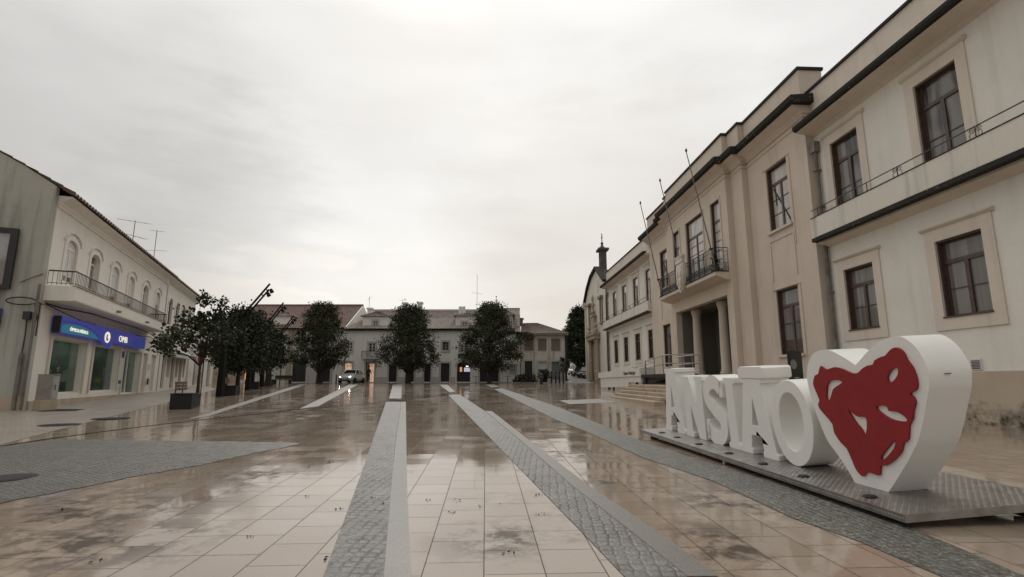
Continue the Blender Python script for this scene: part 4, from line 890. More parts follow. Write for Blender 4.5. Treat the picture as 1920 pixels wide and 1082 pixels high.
for c in W2:
    w_ = window(S2, c - .5, c + .5, 5.0, 6.74, -.06, -1, 'brown_wood', 'window_glass', transom=.72, bars=1)
    s_ = MB(-1); ar = [(c + .68 * cos(a * pi / 12), 6.35 + .58 * sin(a * pi / 12)) for a in range(13)] + [(c + .5 * cos(a * pi / 12), 6.35 + .4 * sin(a * pi / 12)) for a in range(12, -1, -1)]
    s_.prism(ar, .032, .08); s_.box(c - .68, c - .5, .032, .07, 4.9, 6.34); s_.box(c + .5, c + .68, .032, .07, 4.9, 6.34); s_.build('surround', 'left_plaster', w_)
for i, (a, b2, z0, z1) in enumerate(cafe): window(S2, a, b2, z0, z1, -.08, -1, 'white_frame' if i % 2 else 'trim_stone', 'dark_glass', transom=0, mull=0 if i % 2 else 1, bars=0, w=.06, name='cafe_window' if i % 2 else 'cafe_door')
r_ = MB(-1); r_.tiles((17.05, .5, 7.96), (26.8, .5, 7.96), (17.05, -4.5, 10.75), (26.8, -4.5, 10.75)); r_.build('roof', 'old_tiles', S2); MB(-1).profile([(.032, 7.6), (.1, 7.65), (.4, 7.88), (.4, 7.94), (.032, 7.94)], 17.03, 26.6).build('cornice', 'left_plaster', S2)
AW = thing('cafe_awning', 'folded awning casing along the cafe front behind the planter tree', 'awning', lw(0, 0, 0), LR)
MB(-1).profile([(.05, 3.12), (.55, 3.02), (.58, 3.12), (.05, 3.32)], 18.2, 25.2).build('casing', 'downpipe_grey', AW); q = MB(-1); q.profile([(.56, 2.85), (.58, 2.85), (.6, 3.05), (.56, 3.05)], 18.2, 25.2); q.build('valance', 'awning_cloth', AW); q = MB(-1); q.profile([(.05, 3.33), (.58, 3.13), (.58, 3.16), (.05, 3.36)], 18.2, 25.2); q.build('top_strip', 'awning_cloth', AW)
AC = thing('air_conditioner', 'dark air conditioner unit mounted above the cafe front', 'air conditioner', lw(17.3, 0, 3.5), LR)
MB(-1).box(-.5, .5, .06, .42, 0, .8).build('casing', 'downpipe_grey', AC, bevel=.02); q = MB(-1); q.lathe([(.28, 0), (.28, .02)], (0, 0, 0), 20); f_ = q.build('fan_grille', 'iron', AC); f_.location = (0, .422, .4); f_.rotation_euler = (-pi / 2, 0, 0); q = MB(-1); q.box(-.45, -.38, .04, .4, -.08, -.002); q.box(.38, .45, .04, .4, -.08, -.002); q.build('bracket', 'iron', AC)
PN = thing('hanging_sign', 'small red and white pennant sign hanging from the wall beside the planter tree trunk', 'sign', lw(27.9, 0, 0), LR)
q = MB(-1); q.tube([(0, .02, 3.45), (0, .95, 3.45)], .02, 5); q.build('bracket', 'iron', PN); q = MB(-1); q.box(-.02, .02, .2, .9, 2.0, 3.42); q.build('board', 'paper_grey', PN)
q = MB(-1); pts = [(.35, 3.35), (.85, 3.35), (.85, 2.9), (.6, 2.4), (.35, 2.9)]
q.profile(pts, -.026, .026); q.build('red_mark', 'red_pennant', PN)
S3 = thing('row_end_building', 'plain white single-storey end building of the left row with a grey doorway', 'building', LO, LR)
m_ = MB(-1); h3_ = [(28.6, 30.5, .9, 3.3), (32.0, 33.6, .9, 3.3), (35.4, 37.2, .9, 3.3)]
m_.wall(26.62, 39.0, 0, 6.2, h3_, .0, .25); m_.box(26.62, 39.0, -8, -.4, 0, 6.2); m_.build('wall', 'left_plaster', S3)
for a, b2, z0, z1 in h3_:
    q = MB(-1); q.box(a, b2, -.25, -.2, z0, z1); q.box((a + b2) / 2 - .02, (a + b2) / 2 + .02, -.199, -.18, z0, z1); q.build('door', 'shade_grey', S3)
r_ = MB(-1); r_.tiles((26.7, .4, 6.2), (39.3, .4, 6.2), (26.7, -4, 8.2), (39.3, -4, 8.2)); r_.build('roof', 'old_tiles', S3); MB(-1).box(38.2, 38.7, .002, .03, 4.7, 5.0).build('name_plate', 'shade_grey', S3)

# ------------------------------------------------------------------ row of houses across the far side (x = world X, facade at y = FY)
FY = 62.0
def fx(x, Y=FY, y=680): d_ = ray(x, y); return d_.x * Y / d_.y
def fz(y, Y=FY, x=800): d_ = ray(x, y); return EYE + d_.z * Y / d_.y
ZG = gz(80)
def rect(x0, x1, y0, y1, Y=FY): return (fx(x0, Y), fx(x1, Y), fz(y1, Y), fz(y0, Y))
class House:
    def __init__(s, name, label, X0): s.o = thing(name, label, 'house', (X0, FY, ZG)); s.X0 = X0
    def mb(s): return HB(s.X0)
class HB(MB):   # takes world X, distance in front of the facade (towards the viewer) and world z
    def __init__(s, X0): super().__init__(); s.X0 = X0
    def add(s, vs, fs): return super().add([(v[0] - s.X0, -v[1], v[2] - ZG) for v in vs], fs)
def house_window(H, r_, frame='white_frame', glass='dark_glass', sur='far_grey', bars=2, mull=1, y=0, name='window', panel=0, transom=0):
    mb = H.mb(); u0, u1, z0, z1 = r_; w = .075; q = y - .14
    mb.box(u0, u0 + w, q - .05, q, z0, z1); mb.box(u1 - w, u1, q - .05, q, z0, z1); mb.box(u0 + w, u1 - w, q - .05, q, z0, z0 + w); mb.box(u0 + w, u1 - w, q - .05, q, z1 - w, z1)
    if panel: mb.box(u0 + w, u1 - w, q - .045, q - .01, z0 + w, z0 + w + panel)
    for k in range(mull): c = u0 + (u1 - u0) * (k + 1) / (mull + 1); mb.box(c - .06, c + .06, q - .05, q + .01, z0 + w + panel, z1 - w)
    for k in range(mull + 1):
        a = u0 + (u1 - u0) * k / (mull + 1) + .06; b2 = u0 + (u1 - u0) * (k + 1) / (mull + 1) - .06
        for j in range(bars): z = z0 + panel + (z1 - z0 - panel) * (j + 1) / (bars + 1); mb.box(a, b2, q - .04, q - .005, z - .025, z + .025)
    f_ = mb.build(name, frame, H.o)
    p_ = H.mb(); p_.quad((u0 + .03, q - .03, z0 + .03), (u1 - .03, q - .03, z0 + .03), (u1 - .03, q - .03, z1 - .03), (u0 + .03, q - .03, z1 - .03)); p_.build('pane', glass, f_)
    if sur:
        s_ = H.mb(); e = .2; s_.box(u0 - e, u0, y + .002, y + .05, z0 - e, z1 + e); s_.box(u1, u1 + e, y + .002, y + .05, z0 - e, z1 + e); s_.box(u0, u1, y + .002, y + .05, z1, z1 + e); s_.box(u0, u1, y + .002, y + .08, z0 - e, z0); s_.build('surround', sur, f_)
    return f_
def house_door(H, r_, mat='dark_door', sur='far_grey', y=0, glow=None):
    u0, u1, z0, z1 = r_; z0 = ZG + .02; mb = H.mb(); q = y - .16
    if glow: mb.box(u0, u0 + .08, q - .06, q, z0, z1); mb.box(u1 - .08, u1, q - .06, q, z0, z1); mb.box(u0, u1, q - .06, q, z1 - .08, z1)
    else:
        mb.box(u0, u1, q - .06, q, z0, z1)
        for k in range(4): a = u0 + (u1 - u0) * (k + .08) / 4; mb.box(a, a + (u1 - u0) * .21, q + .001, q + .02, z0 + .15, z1 - .15)
    d_ = mb.build('door', mat, H.o)
    if glow: p_ = H.mb(); p_.box(u0 + .08, u1 - .08, q - 1.2, q - 1.15, z0, z1 - .08); p_.build('lit_interior', glow, d_)
    if sur: s_ = H.mb(); s_.box(u0 - .2, u0, y + .002, y + .05, z0, z1 + .2); s_.box(u1, u1 + .2, y + .002, y + .05, z0, z1 + .2); s_.box(u0, u1, y + .002, y + .05, z1, z1 + .2); s_.build('surround', sur, d_)
def openings(*rs): return [(r_[0], r_[1], r_[2], r_[3]) for r_ in rs]
def dormer(H, x0, x1, ytop, yeave, ybase, wx, yf, wall='far_white', tile='old_tiles', back=5):
    a, b2 = fx(x0), fx(x1); ze, zb, zp = fz(yeave), fz(ybase), fz(ytop); mb = H.mb(); y = -.5
    mb.wall(a, b2, zb, ze, [wx] if wx else [], y, .2); mb.quad((a, y, zb), (a, -back, zb), (a, -back, ze), (a, y, ze)); mb.quad((b2, y, zb), (b2, -back, zb), (b2, -back, ze), (b2, y, ze))
    d_ = mb.build('dormer', wall, H.o); m = (a + b2) / 2; mb = H.mb()
    mb.tiles((a - .25, y + .25, ze), (b2 + .25, y + .25, ze), (m - .1, -1.8, zp), (m + .1, -1.8, zp)); mb.tiles((a - .25, -back, ze), (a - .25, y + .25, ze), (m, -back, zp), (m, -1.8, zp)); mb.tiles((b2 + .25, y + .25, ze), (b2 + .25, -back, ze), (m, -1.8, zp), (m, -back, zp)); mb.build('dormer_roof', tile, d_)
    if wx: house_window(H, wx, y=y, bars=2)
def chimney(H, x, w, y0, y1, depth=-4, mat='far_white', pots=False):
    mb = H.mb(); a, b2 = fx(x - w / 2, FY + 4), fx(x + w / 2, FY + 4); z0, z1 = fz(y1, FY + 4), fz(y0, FY + 4)
    mb.box(a, b2, depth - .7, depth, z0, z1 - .2); mb.box(a - .1, b2 + .1, depth - .8, depth + .1, z1 - .198, z1); mb.build('chimney', mat, H.o)
def eave(H, x0, x1, y, mat='mould_black'):
    mb = H.mb(); z = fz(y); mb.box(fx(x0), fx(x1), -2.3, .45, z - .12, z + .04); mb.box(fx(x0), fx(x1), -.6, -.4, z + .02, z + .24); mb.build('gutter', mat, H.o)
# D: large grey-white house with red roof behind the left trees
D = House('red_roof_house', 'grey-white house with the large red tiled roof behind the left trees', fx(545))
wD = [rect(557, 573, 637, 655)]; dD = [rect(549, 575, 672, 716), rect(595, 620, 680, 716), rect(449, 464, 686, 712)]
mb = D.mb(); mb.wall(fx(395), fx(644), ZG - .3, fz(616), openings(*wD, *dD), 0, .25); mb.box(fx(395), fx(644), -9, -2.2, ZG - .3, fz(616)); mb.build('wall', 'far_grey', D.o)
mb = D.mb(); e = fz(616); rz_ = fz(573, FY + 6); mb.tiles((fx(392), .5, e), (fx(646), .5, e), (fx(470, FY + 6), -6, rz_), (fx(676, FY + 6), -6, rz_)); mb.build('roof', 'red_tiles', D.o)
mb = D.mb(); mb.box(fx(470, FY + 6), fx(676, FY + 6), -6.2, -5.8, rz_ - .05, rz_ + .14); mb.build('ridge', 'red_tiles', D.o)
mb = D.mb(); mb.v += []; P_ = [(fx(646) + .02, .5, e), (fx(676, FY + 6) + .02, -6, rz_), (fx(676, FY + 6) + .6, -8, fz(606, FY + 8)), (fx(646) + .3, -.2, e - .6)]
mb.add(P_, [(0, 1, 2, 3)]); mb.add([(fx(644), .0, ZG), (fx(646), .0, e), (fx(676, FY + 6), -6, rz_), (fx(676, FY + 6), -9, rz_ - 2), (fx(676, FY + 6), -9, ZG)], [(0, 1, 2, 3, 4)]); mb.build('gable_wall', 'far_white', D.o)
eave(D, 395, 644, 616); dormer(D, 503, 535, 582, 592, 614, None, 0, 'far_white', 'red_tiles')
house_window(D, wD[0], bars=0, frame='white_frame', glass='window_glass')
for r_ in dD[:2]: house_door(D, r_)
mb = D.mb(); mb.box(fx(537), fx(546), .002, .12, ZG, fz(617)); mb.build('pilaster', 'far_tan', D.o); mb = D.mb(); mb.box(fx(400), fx(447), .002, .05, ZG, fz(690)); mb.build('plinth', 'far_tan', D.o)
house_door(D, dD[2], 'brown_wood', None, 0, 'shop_glow')
mb = D.mb()
for k in range(3): z = fz(690 + k * 4); mb.box(dD[2][0] + .1, dD[2][1] - .1, -.30, -.26, z - .05, z)
mb.build('shelf', 'brown_wood', D.o)
chimney(D, 563, 9, 568, 574, -6.5)
# E: long white house with two dormers
E_ = House('white_terrace', 'long white two-storey terrace with tiled dormers, lit doorway and small balcony behind the middle tree', fx(760))
wE = [rect(649, 659, 642, 659), rect(801, 811, 640, 657), rect(829, 841, 641, 657), rect(863, 876, 647, 660)]
dBal = rect(690, 703, 643, 671)
gE = [rect(646, 661, 680, 700), rect(687, 703, 680, 716), rect(730, 745, 685, 716), rect(764, 777, 684, 716), rect(796, 808, 682, 716), rect(827, 843, 681, 716), rect(857, 882, 678, 716)]
mb = E_.mb(); mb.wall(fx(625), fx(893), ZG - .3, fz(618), openings(*wE, dBal, *gE), .1, .28); mb.box(fx(646), fx(893), -9, -2.4, ZG - .3, fz(618)); mb.build('wall', 'far_white', E_.o)
for a, b2 in ((661, 687), (703, 730), (745, 764), (777, 796), (808, 827), (843, 857)): mb = E_.mb(); mb.box(fx(a) + .2, fx(b2) - .2, .102, .16, ZG, fz(707)); mb.build('plinth', 'far_grey', E_.o)
mb = E_.mb(); e = fz(617); mb.tiles((fx(645), .6, e), (fx(893), .6, e), (fx(690, FY + 4), -4, fz(594, FY + 4)), (fx(893, FY + 4), -4, fz(594, FY + 4))); mb.build('roof', 'light_tiles', E_.o)
mb = E_.mb(); mb.box(fx(797, FY + 4), fx(893, FY + 4), -4.4, -4.05, fz(601, FY + 4), fz(594, FY + 4)); mb.build('clerestory_wall', 'far_white', E_.o)
mb = E_.mb(); mb.tiles((fx(690, FY + 4), -3.8, fz(595, FY + 4)), (fx(893, FY + 4), -3.8, fz(595, FY + 4)), (fx(700, FY + 7), -7, fz(583, FY + 7)), (fx(890, FY + 7), -7, fz(583, FY + 7))); mb.build('roof', 'old_tiles', E_.o)
mb = E_.mb(); mb.box(fx(695, FY + 7), fx(893, FY + 7), -9, -7, 5, fz(580, FY + 7)); mb.build('rear_wall', 'far_grey', E_.o)
eave(E_, 645, 893, 618)
dormer(E_, 674, 722, 581, 592.5, 617, rect(694, 703, 601, 615), 0); dormer(E_, 852, 892, 584, 592, 617, rect(864, 875, 603, 616), 0)
for i, r_ in enumerate(wE): house_window(E_, r_, y=.1, frame='shutter_brown' if i == 2 else 'white_frame', glass='shade_pane' if False else 'dark_glass')
house_window(E_, dBal, y=.1, panel=.65, name='balcony_door')
mb = E_.mb(); mb.box(fx(680.5), fx(711), .102, .8, fz(673.5), fz(671.5)); bo = mb.build('balcony', 'far_grey', E_.o); mb = E_.mb(); z0, z1 = fz(671.5), fz(659)
for k in range(15): u = fx(681) + (fx(710.5) - fx(681)) * k / 14; mb.tube([(u, .76, z0), (u, .76, z1)], .018 if k % 7 else .035, 4)
mb.tube([(fx(681), .76, z1), (fx(710.5), .76, z1)], .03, 4)
for x in (681, 710.5): mb.tube([(fx(x), .1, z1), (fx(x), .76, z1)], .03, 4)
mb.build('railing', 'iron', bo)
house_window(E_, gE[0], y=.1, bars=0, mull=0, frame='brown_wood', glass='warm_glow', name='shop_window'); house_door(E_, gE[1], 'brown_wood', 'far_grey', .1, 'warm_glow')
for r_ in gE[2:6]: house_door(E_, r_, 'dark_door', 'far_grey', .1)
u0, u1, z0, z1 = gE[6]; mb = E_.mb(); mb.box(u0, u1, -2.3, -2.2, ZG, z1); ao = mb.build('arched_doorway', 'dark_door', E_.o); mb = E_.mb(); mb.box(u0, u1, -.6, -.5, ZG, ZG + 1.3); mb.build('counter', 'dark_door', ao)
for s_, nm in ((rect(869, 880, 689, 700), 'screen_glow'), (rect(872.5, 877, 685.5, 687.5), 'white_glow'), (rect(861, 865, 688, 701), 'shop_glow')):
    mb = E_.mb(); mb.box(s_[0], s_[1], -1.0, -.95, s_[2], s_[3]); mb.build('lit_panel', nm, ao)
mb = E_.mb(); c = (u0 + u1) / 2; hw = (u1 - u0) / 2
for s_ in (-1, 1): mb.prism([(c + s_ * hw, z1), (c + s_ * hw, z1 - .5)] + [(c + s_ * hw * cos(a * pi / 12), z1 - .5 + .5 * sin(a * pi / 12)) for a in range(1, 7)], -.1, .099)
mb.prism([(c + (hw + .25) * cos(a * pi / 12), z1 - .5 + .72 * sin(a * pi / 12)) for a in range(13)] + [(c + hw * cos(a * pi / 12), z1 - .5 + .5 * sin(a * pi / 12)) for a in range(12, -1, -1)], .102, .16); mb.build('arch_trim', 'far_grey', ao)
s_ = rect(859, 888, 664, 671); mb = E_.mb(); mb.box(s_[0], s_[1], .102, .25, s_[2], s_[3]); mb.build('sign_board', 'dark_door', E_.o)
for x, y0 in ((688, 577), (755, 567), (783.5, 566)): chimney(E_, x, 8, y0, 590)
mb = E_.mb()
for x in (861.5, 868): mb.tube([(fx(x, FY + 4), -4, fz(590, FY + 4)), (fx(x, FY + 4), -4, fz(575, FY + 4))], .22, 8)
mb.build('chimney', 'far_white', E_.o)
aerial((fx(683, FY + 4), FY + 5, fz(580, FY + 5)), fz(556, FY + 5) - fz(580, FY + 5), [(fz(560, FY + 5) - fz(580, FY + 5), .5, .2, 4)], 'short aerial above the left dormer of the white terrace', 'aerials on the far roofs')
aerial((fx(748, FY + 4), FY + 5, fz(580, FY + 5)), 1.3, [(1.15, 1.0, .03, 5)], 'small aerial between chimneys above the middle tree', 'aerials on the far roofs')
aerial((fx(892, FY + 4), FY + 5, fz(582, FY + 5)), fz(515, FY + 5) - fz(582, FY + 5), [(fz(550, FY + 5) - fz(582, FY + 5), 1.4, -.12, 6), (.8, .6, .05, 4)], 'tallest thin aerial mast beside the right hand tree', 'aerials on the far roofs')
# F: tall house behind the right tree
F_ = House('tall_house', 'tall narrow house with steep tiled roof and white awning behind the right hand tree', fx(934))
wF = [rect(935, 944, 594, 602), rect(940, 952, 640, 655)]; gF = [rect(900, 914, 684, 716), rect(958, 966, 684, 698), rect(920, 935, 684, 716)]
mb = F_.mb(); mb.wall(fx(893), fx(976), ZG - .3, fz(623), openings(wF[1], *gF), .15, .25); mb.box(fx(893), fx(976), -8, -2, ZG - .3, fz(623)); mb.build('wall', 'far_white', F_.o)
mb = F_.mb(); mb.tiles((fx(893), .6, fz(623)), (fx(975.5), .6, fz(623)), (fx(893, FY + 3), -3.2, fz(579, FY + 3)), (fx(974, FY + 3), -3.2, fz(579, FY + 3))); mb.build('roof', 'light_tiles', F_.o)
mb = F_.mb(); mb.add([(fx(976), .5, fz(624)), (fx(975, FY + 3), -3.3, fz(578, FY + 3)), (fx(975, FY + 3), -8, fz(600, FY + 8)), (fx(976), -8, ZG), (fx(976), .15, ZG)], [(0, 1, 2, 3, 4)]); mb.box(fx(892, FY + 3), fx(975, FY + 3), -3.5, -3.2, fz(582, FY + 3), fz(577, FY + 3)); mb.build('gable_wall', 'dark_stone', F_.o)
dormer(F_, 925, 962, 577, 590, 612, wF[0], 0, 'far_grey'); house_window(F_, wF[1], y=.15); house_window(F_, gF[1], y=.15, bars=1)
house_door(F_, gF[0], y=.15); house_door(F_, gF[2], y=.15); eave(F_, 893, 976, 624)
s_ = rect(961, 975, 651, 660); mb = F_.mb(); mb.box(s_[0], s_[1], .15, .8, s_[2] - .15, s_[2]); bo = mb.build('balcony', 'far_grey', F_.o); mb = F_.mb()
for k in range(9): u = s_[0] + (s_[1] - s_[0]) * k / 8; mb.tube([(u, .76, s_[2]), (u, .76, s_[3])], .018, 4)
mb.tube([(s_[0], .76, s_[3]), (s_[1], .76, s_[3])], .03, 4); mb.build('railing', 'iron', bo)
s_ = rect(955, 975.5, 668, 683, FY - 1); AWN = thing('shop_awning', 'small white sloping awning at the foot of the tall house beside the right hand tree', 'awning', (0, 0, 0))
mb = MB(); mb.add([(s_[0], FY - .2, s_[3]), (s_[1], FY - .2, s_[3]), (s_[1], FY - 1.4, s_[2] + .35), (s_[0], FY - 1.4, s_[2] + .35), (s_[1], FY - 1.4, s_[2] + .05), (s_[0], FY - 1.4, s_[2] + .05)], [(0, 1, 2, 3), (3, 2, 4, 5)]); mb.build('cloth', 'awning_cloth', AWN)
mb = MB(); mb.tube([(s_[0], FY - 1.4, s_[2] + .36), (s_[1], FY - 1.4, s_[2] + .36)], .03, 5); mb.tube([(s_[0] + .1, FY - 1.4, s_[2] + .3), (s_[0] + .1, FY - .2, s_[2] + .2)], .02, 4); mb.build('arm', 'white_frame', AWN)
# G: stained corner house
G_ = House('stained_house', 'weather-stained pale corner house with hipped roof and brown shutters', fx(1018))
wG = [rect(986, 998, 637, 655), rect(1011, 1023, 637, 655), rect(1036, 1049, 637, 655)]; gG = [rect(984, 998, 677, 712), rect(1010, 1025, 678, 712), rect(1034, 1049, 678, 712)]
mb = G_.mb(); mb.wall(fx(977), fx(1063), ZG - .3, fz(627), openings(*wG, *gG), 0, .2); mb.quad((fx(1063), 0, ZG - .3), (fx(1063), -9, ZG - .3), (fx(1063), -9, fz(627)), (fx(1063), 0, fz(627))); mb.box(fx(977), fx(1062), -9, -2, ZG - .3, fz(627)); mb.build('wall', 'stained_plaster', G_.o)
mb = G_.mb(); e = fz(626); r2 = fz(606, FY + 4); mb.tiles((fx(976), .5, e), (fx(1067), .5, e), (fx(978, FY + 4), -4, r2), (fx(1007, FY + 4), -4, r2)); mb.tiles((fx(1067), .5, e), (fx(1067), -9, e), (fx(1007, FY + 4), -4, r2), (fx(1007, FY + 4), -4.2, r2)); mb.build('roof', 'old_tiles', G_.o)
eave(G_, 976, 1066, 627, 'dark_stone')
for r_ in wG:
    u0, u1, z0, z1 = r_; mb = G_.mb(); mb.box(u0, u1, -.18, -.12, z0, z1)
    for k in range(12): z = z0 + (z1 - z0) * (k + .2) / 12; mb.box(u0 + .05, u1 - .05, -.119, -.105, z, z + (z1 - z0) / 24)
    w_ = mb.build('shuttered_window', 'shutter_brown', G_.o); s_ = G_.mb(); s_.box(u0 - .15, u0, .002, .05, z0 - .15, z1 + .15); s_.box(u1, u1 + .15, .002, .05, z0 - .15, z1 + .15); s_.box(u0, u1, .002, .05, z1, z1 + .15); s_.box(u0, u1, .002, .08, z0 - .15, z0); s_.build('surround', 'dark_stone', w_)
house_door(G_, gG[0]); house_door(G_, gG[1], 'paper_grey'); house_door(G_, gG[2], 'green_door'); chimney(G_, 977, 7, 597, 612, -3.5, 'dark_stone')
mb = G_.mb(); mb.tube([(fx(1061.5), .1, ZG), (fx(1061.5), .1, fz(628))], .12, 8); mb.build('downpipe', 'dark_door', G_.o); mb = G_.mb(); mb.box(fx(1050), fx(1058), .002, .06, fz(674), fz(671.5)); mb.build('street_name_plate', 'dark_door', G_.o)
# pale houses glimpsed up the side street
FH = thing('distant_house', 'pale house glimpsed under the dark tree up the side street', 'house', (10.8, 92, 2.2)); mb = MB(); mb.wall(-3, 4, -1, 5.5, [(-1.6, -.8, .6, 2.4), (.6, 1.4, .6, 2.4), (2.2, 3.0, .6, 2.4)], 0, .2); fh = mb.build('wall', 'far_white', FH); fh.scale = (1, -1, 1)
mb = MB(); [MB().box(a, a + .8, .15, .2, .6, 2.4).build('window', 'dark_glass', FH) for a in (-1.6, .6, 2.2)]; mb = MB(); mb.tiles((-3.4, -.5, 5.5), (4.4, -.5, 5.5), (-3.4, 4, 7.5), (4.4, 4, 7.5)); mb.build('roof', 'old_tiles', FH)

# ------------------------------------------------------------------ trees
def tree(name, label, base, prof, nclump, nleaf, lf, mat, trunk, seed, group=None, clump=.6, lean=(0, 0), stems=1, z_lo=2.0, droop=.3, extra=()):
    """prof: list of (z, radius) of the crown; clumps of leaves round branch ends"""
    random.seed(seed); o = thing(name, label, 'tree', base, 0, group)
    z0, z1 = prof[0][0], prof[-1][0]
    def rad(z):
        for (a, ra), (b2, rb) in zip(prof, prof[1:]):
            if a <= z <= b2: return ra + (rb - ra) * (z - a) / (b2 - a)
        return 0
    tb = MB(); tops = []
    for s_ in range(stems):
        ox = U(-.25, .25) if stems > 1 else 0; h = z1 * .82; pts = []; rs = []
        for k in range(8):
            q = k / 7; pts.append((ox * (1 + q * 2) + lean[0] * q + U(-.06, .06) * q, lean[1] * q + U(-.06, .06) * q, h * q)); rs.append(trunk * (1.25 if k == 0 else 1) * (1 - .8 * q))
        tb.tube(pts, rs, 9); tops.append(pts)
    mb = MB()
    for c in range(nclump):
        z = z0 + (z1 - z0) * (c + rnd()) / nclump; R_ = rad(z); a = c * 2.39996 + U(-.5, .5); q = sqrt(rnd()) if c % 3 else U(.85, 1.12)
        cc = Vector((R_ * q * cos(a) + lean[0] * z / z1, R_ * q * sin(a) + lean[1] * z / z1, z))
        st = tops[c % stems]; zz_ = max(z_lo * .9, z - R_ * .6); kk = min(6, int(7 * zz_ / (z1 * .82))); b0 = Vector(st[kk])
        mid = b0.lerp(cc, .5) + Vector((U(-.1, .1), U(-.1, .1), U(0, .25)))
        tb.tube([b0, mid, cc], [trunk * .28, trunk * .16, .012], 4, False)
        cr_ = clump * U(.6, 1.35); n = int(nleaf * U(.6, 1.4))
        for k in range(n):
            d_ = Vector((random.gauss(0, 1), random.gauss(0, 1), random.gauss(0, .75))); p_ = cc + d_ * cr_ * .45
            dv = d_.normalized() * .8 + Vector((U(-.6, .6), U(-.6, .6), U(-.7, .5) - droop * .3))
            leaf(mb, p_, lf * U(.65, 1.3), dv)
    for c, sg, n in extra:
        for k in range(n): leaf(mb, Vector(c) + Vector((random.gauss(0, sg), random.gauss(0, sg), random.gauss(0, sg * .8))), lf * U(.7, 1.25))
    tb.build('trunk', 'bark', o, smooth=True); mb.build('crown', mat, o); return o
GT = 'three large trees across the plaza'
def far_tree(px, py, label, halfw, ytop, ybot, seed, Y=56.4, prof=None):
    halfw *= .92
    k = 1; x = fx(px, Y); zb = gz(Y); top = fz(ytop, Y) - zb; bot = fz(ybot, Y) - zb; r_ = halfw * Y / 991 * 1.0
    H_ = top - bot; P_ = [(bot, r_ * .55), (bot + H_ * .12, r_ * .95), (bot + H_ * .28, r_ * 1.0), (bot + H_ * .5, r_ * .88), (bot + H_ * .72, r_ * .70), (bot + H_ * .88, r_ * .5), (top, r_ * .22)]
    return tree('large_tree', label, (x, Y, zb), prof or P_, 112, 165, .185, 'leaf_mid', .2, seed, GT, .64, (0, 0), 2, 1.9, extra=[((U(-.6, .6) * r_, U(-.4, .4), top - U(.1, 1.6)), U(.25, .4), 100) for k in range(7)] + [((r_ * sg * U(.95, 1.2), U(-.6, .6), bot + H_ * U(.05, .5)), U(.25, .42), 100) for sg in (-1, 1) for k in range(3)])
far_tree(599, 716, 'left of the three big bushy trees, growing before the dark garage doors', 46, 573, 684, 11)
far_tree(765, 716, 'middle of the three big bushy trees, in front of the white terrace', 50, 577, 688, 12)
far_tree(920, 716, 'right of the three big bushy trees, hiding the tall house', 51, 571, 688, 13)
TC = 'clipped trees along the left bench row'
def px_tree(px, Y, label, halfw, ytop, ybot, seed, trunk, group=TC, n=85, nl=85, lf=.2, lean=(0, 0), dx=0, clump=.55, mat='leaf_dark'):
    x = fx(px, Y, 700); zb = gz(Y); top = fz(ytop, Y) - zb; bot = fz(ybot, Y) - zb; r_ = halfw * Y / 991; H_ = top - bot
    P_ = [(bot, r_ * .72), (bot + H_ * .2, r_ * .98), (bot + H_ * .5, r_), (bot + H_ * .75, r_ * .82), (bot + H_ * .92, r_ * .5), (top, r_ * .2)]
    return tree('row_tree', label, (x, Y, zb), P_, n, nl, lf, mat, trunk, seed, group, clump, (dx, 0), 1, bot)
px_tree(447, 32.5, 'dense dark tree behind the second bench planter', 40, 584, 690, 21, .14, mat='leaf_dark', n=95, nl=100, lf=.17)
px_tree(474, 40, 'dense dark tree behind the third bench planter', 34, 592, 690, 22, .17, n=80)
px_tree(424, 30, 'low dark tree leaning over the second bench planter', 20, 612, 680, 23, .12, n=50, lf=.16)
px_tree(504, 46, 'rounded dark tree nearest the far end of the bench row', 23, 622, 684, 24, .3, n=55)
# magnolia in the first planter: sparse upright crown of large glossy leaves
tufts = ((.70, 0, 3.65), (.62, 0, 3.4), (.5, .1, 3.15), (-.05, 0, 3.85), (-.15, .1, 3.75), (.05, 0, 3.65), (-1.75, 0, 2.0), (-1.6, .2, 1.8), (-1.45, 0, 2.15), (-1.2, -.2, 1.85), (-.95, 0, 2.5), (-1.15, 0, 2.35))
mg = tree('magnolia_tree', 'small magnolia with large glossy leaves growing from the first bench planter', (*gnd(368, 760)[:2], gz(20) + .3), [(1.75, .35), (1.95, .8), (2.3, 1.2), (2.7, 1.1), (3.0, .85), (3.25, .5)], 36, 46, .15, 'leaf_magnolia', .065, 31, None, .36, (0, 0), 1, 1.4, droop=-.2, extra=[(c, .14, 48) for c in tufts])
mb = MB(); mb.tube([(0, 0, 1.3), (.2, 0, 2.4), (.5, 0, 3.1), (.68, 0, 3.6)], [.04, .03, .02, .01], 5); mb.tube([(0, 0, 1.2), (-.5, 0, 1.6), (-1.6, 0, 1.95)], [.04, .03, .01], 5); mb.tube([(.09, .05, 0), (.09, .05, 1.9)], .02, 6); mb.build('side_branch', 'bark', mg)
# sapling
sp_ = thing('sapling', 'thin sapling with three leaf tufts on a straight stem before the grey house', 'tree', (fx(527, 50), 50, gz(50)))
mb = MB(); mb.tube([(0, 0, 0), (.05, 0, 2), (.12, 0, 4.6)], [.05, .04, .02], 6); mb.build('trunk', 'bark', sp_); mb = MB(); random.seed(9)
for c, r_ in (((.25, 0, 4.3), .55), ((-.4, 0, 4.0), .5), ((.95, 0, 2.55), .5), ((.45, 0, 2.2), .4), ((-.5, .1, 2.9), .5), ((.7, 0, 3.9), .35), ((-1.2, .2, 3.4), .6), ((1.35, 0, 2.2), .3)):
    for k in range(110): leaf(mb, Vector(c) + Vector((random.gauss(0, 1), random.gauss(0, 1), random.gauss(0, .7))) * r_ * .45, .2 * U(.7, 1.3))
mb.build('crown', 'leaf_dark', sp_)
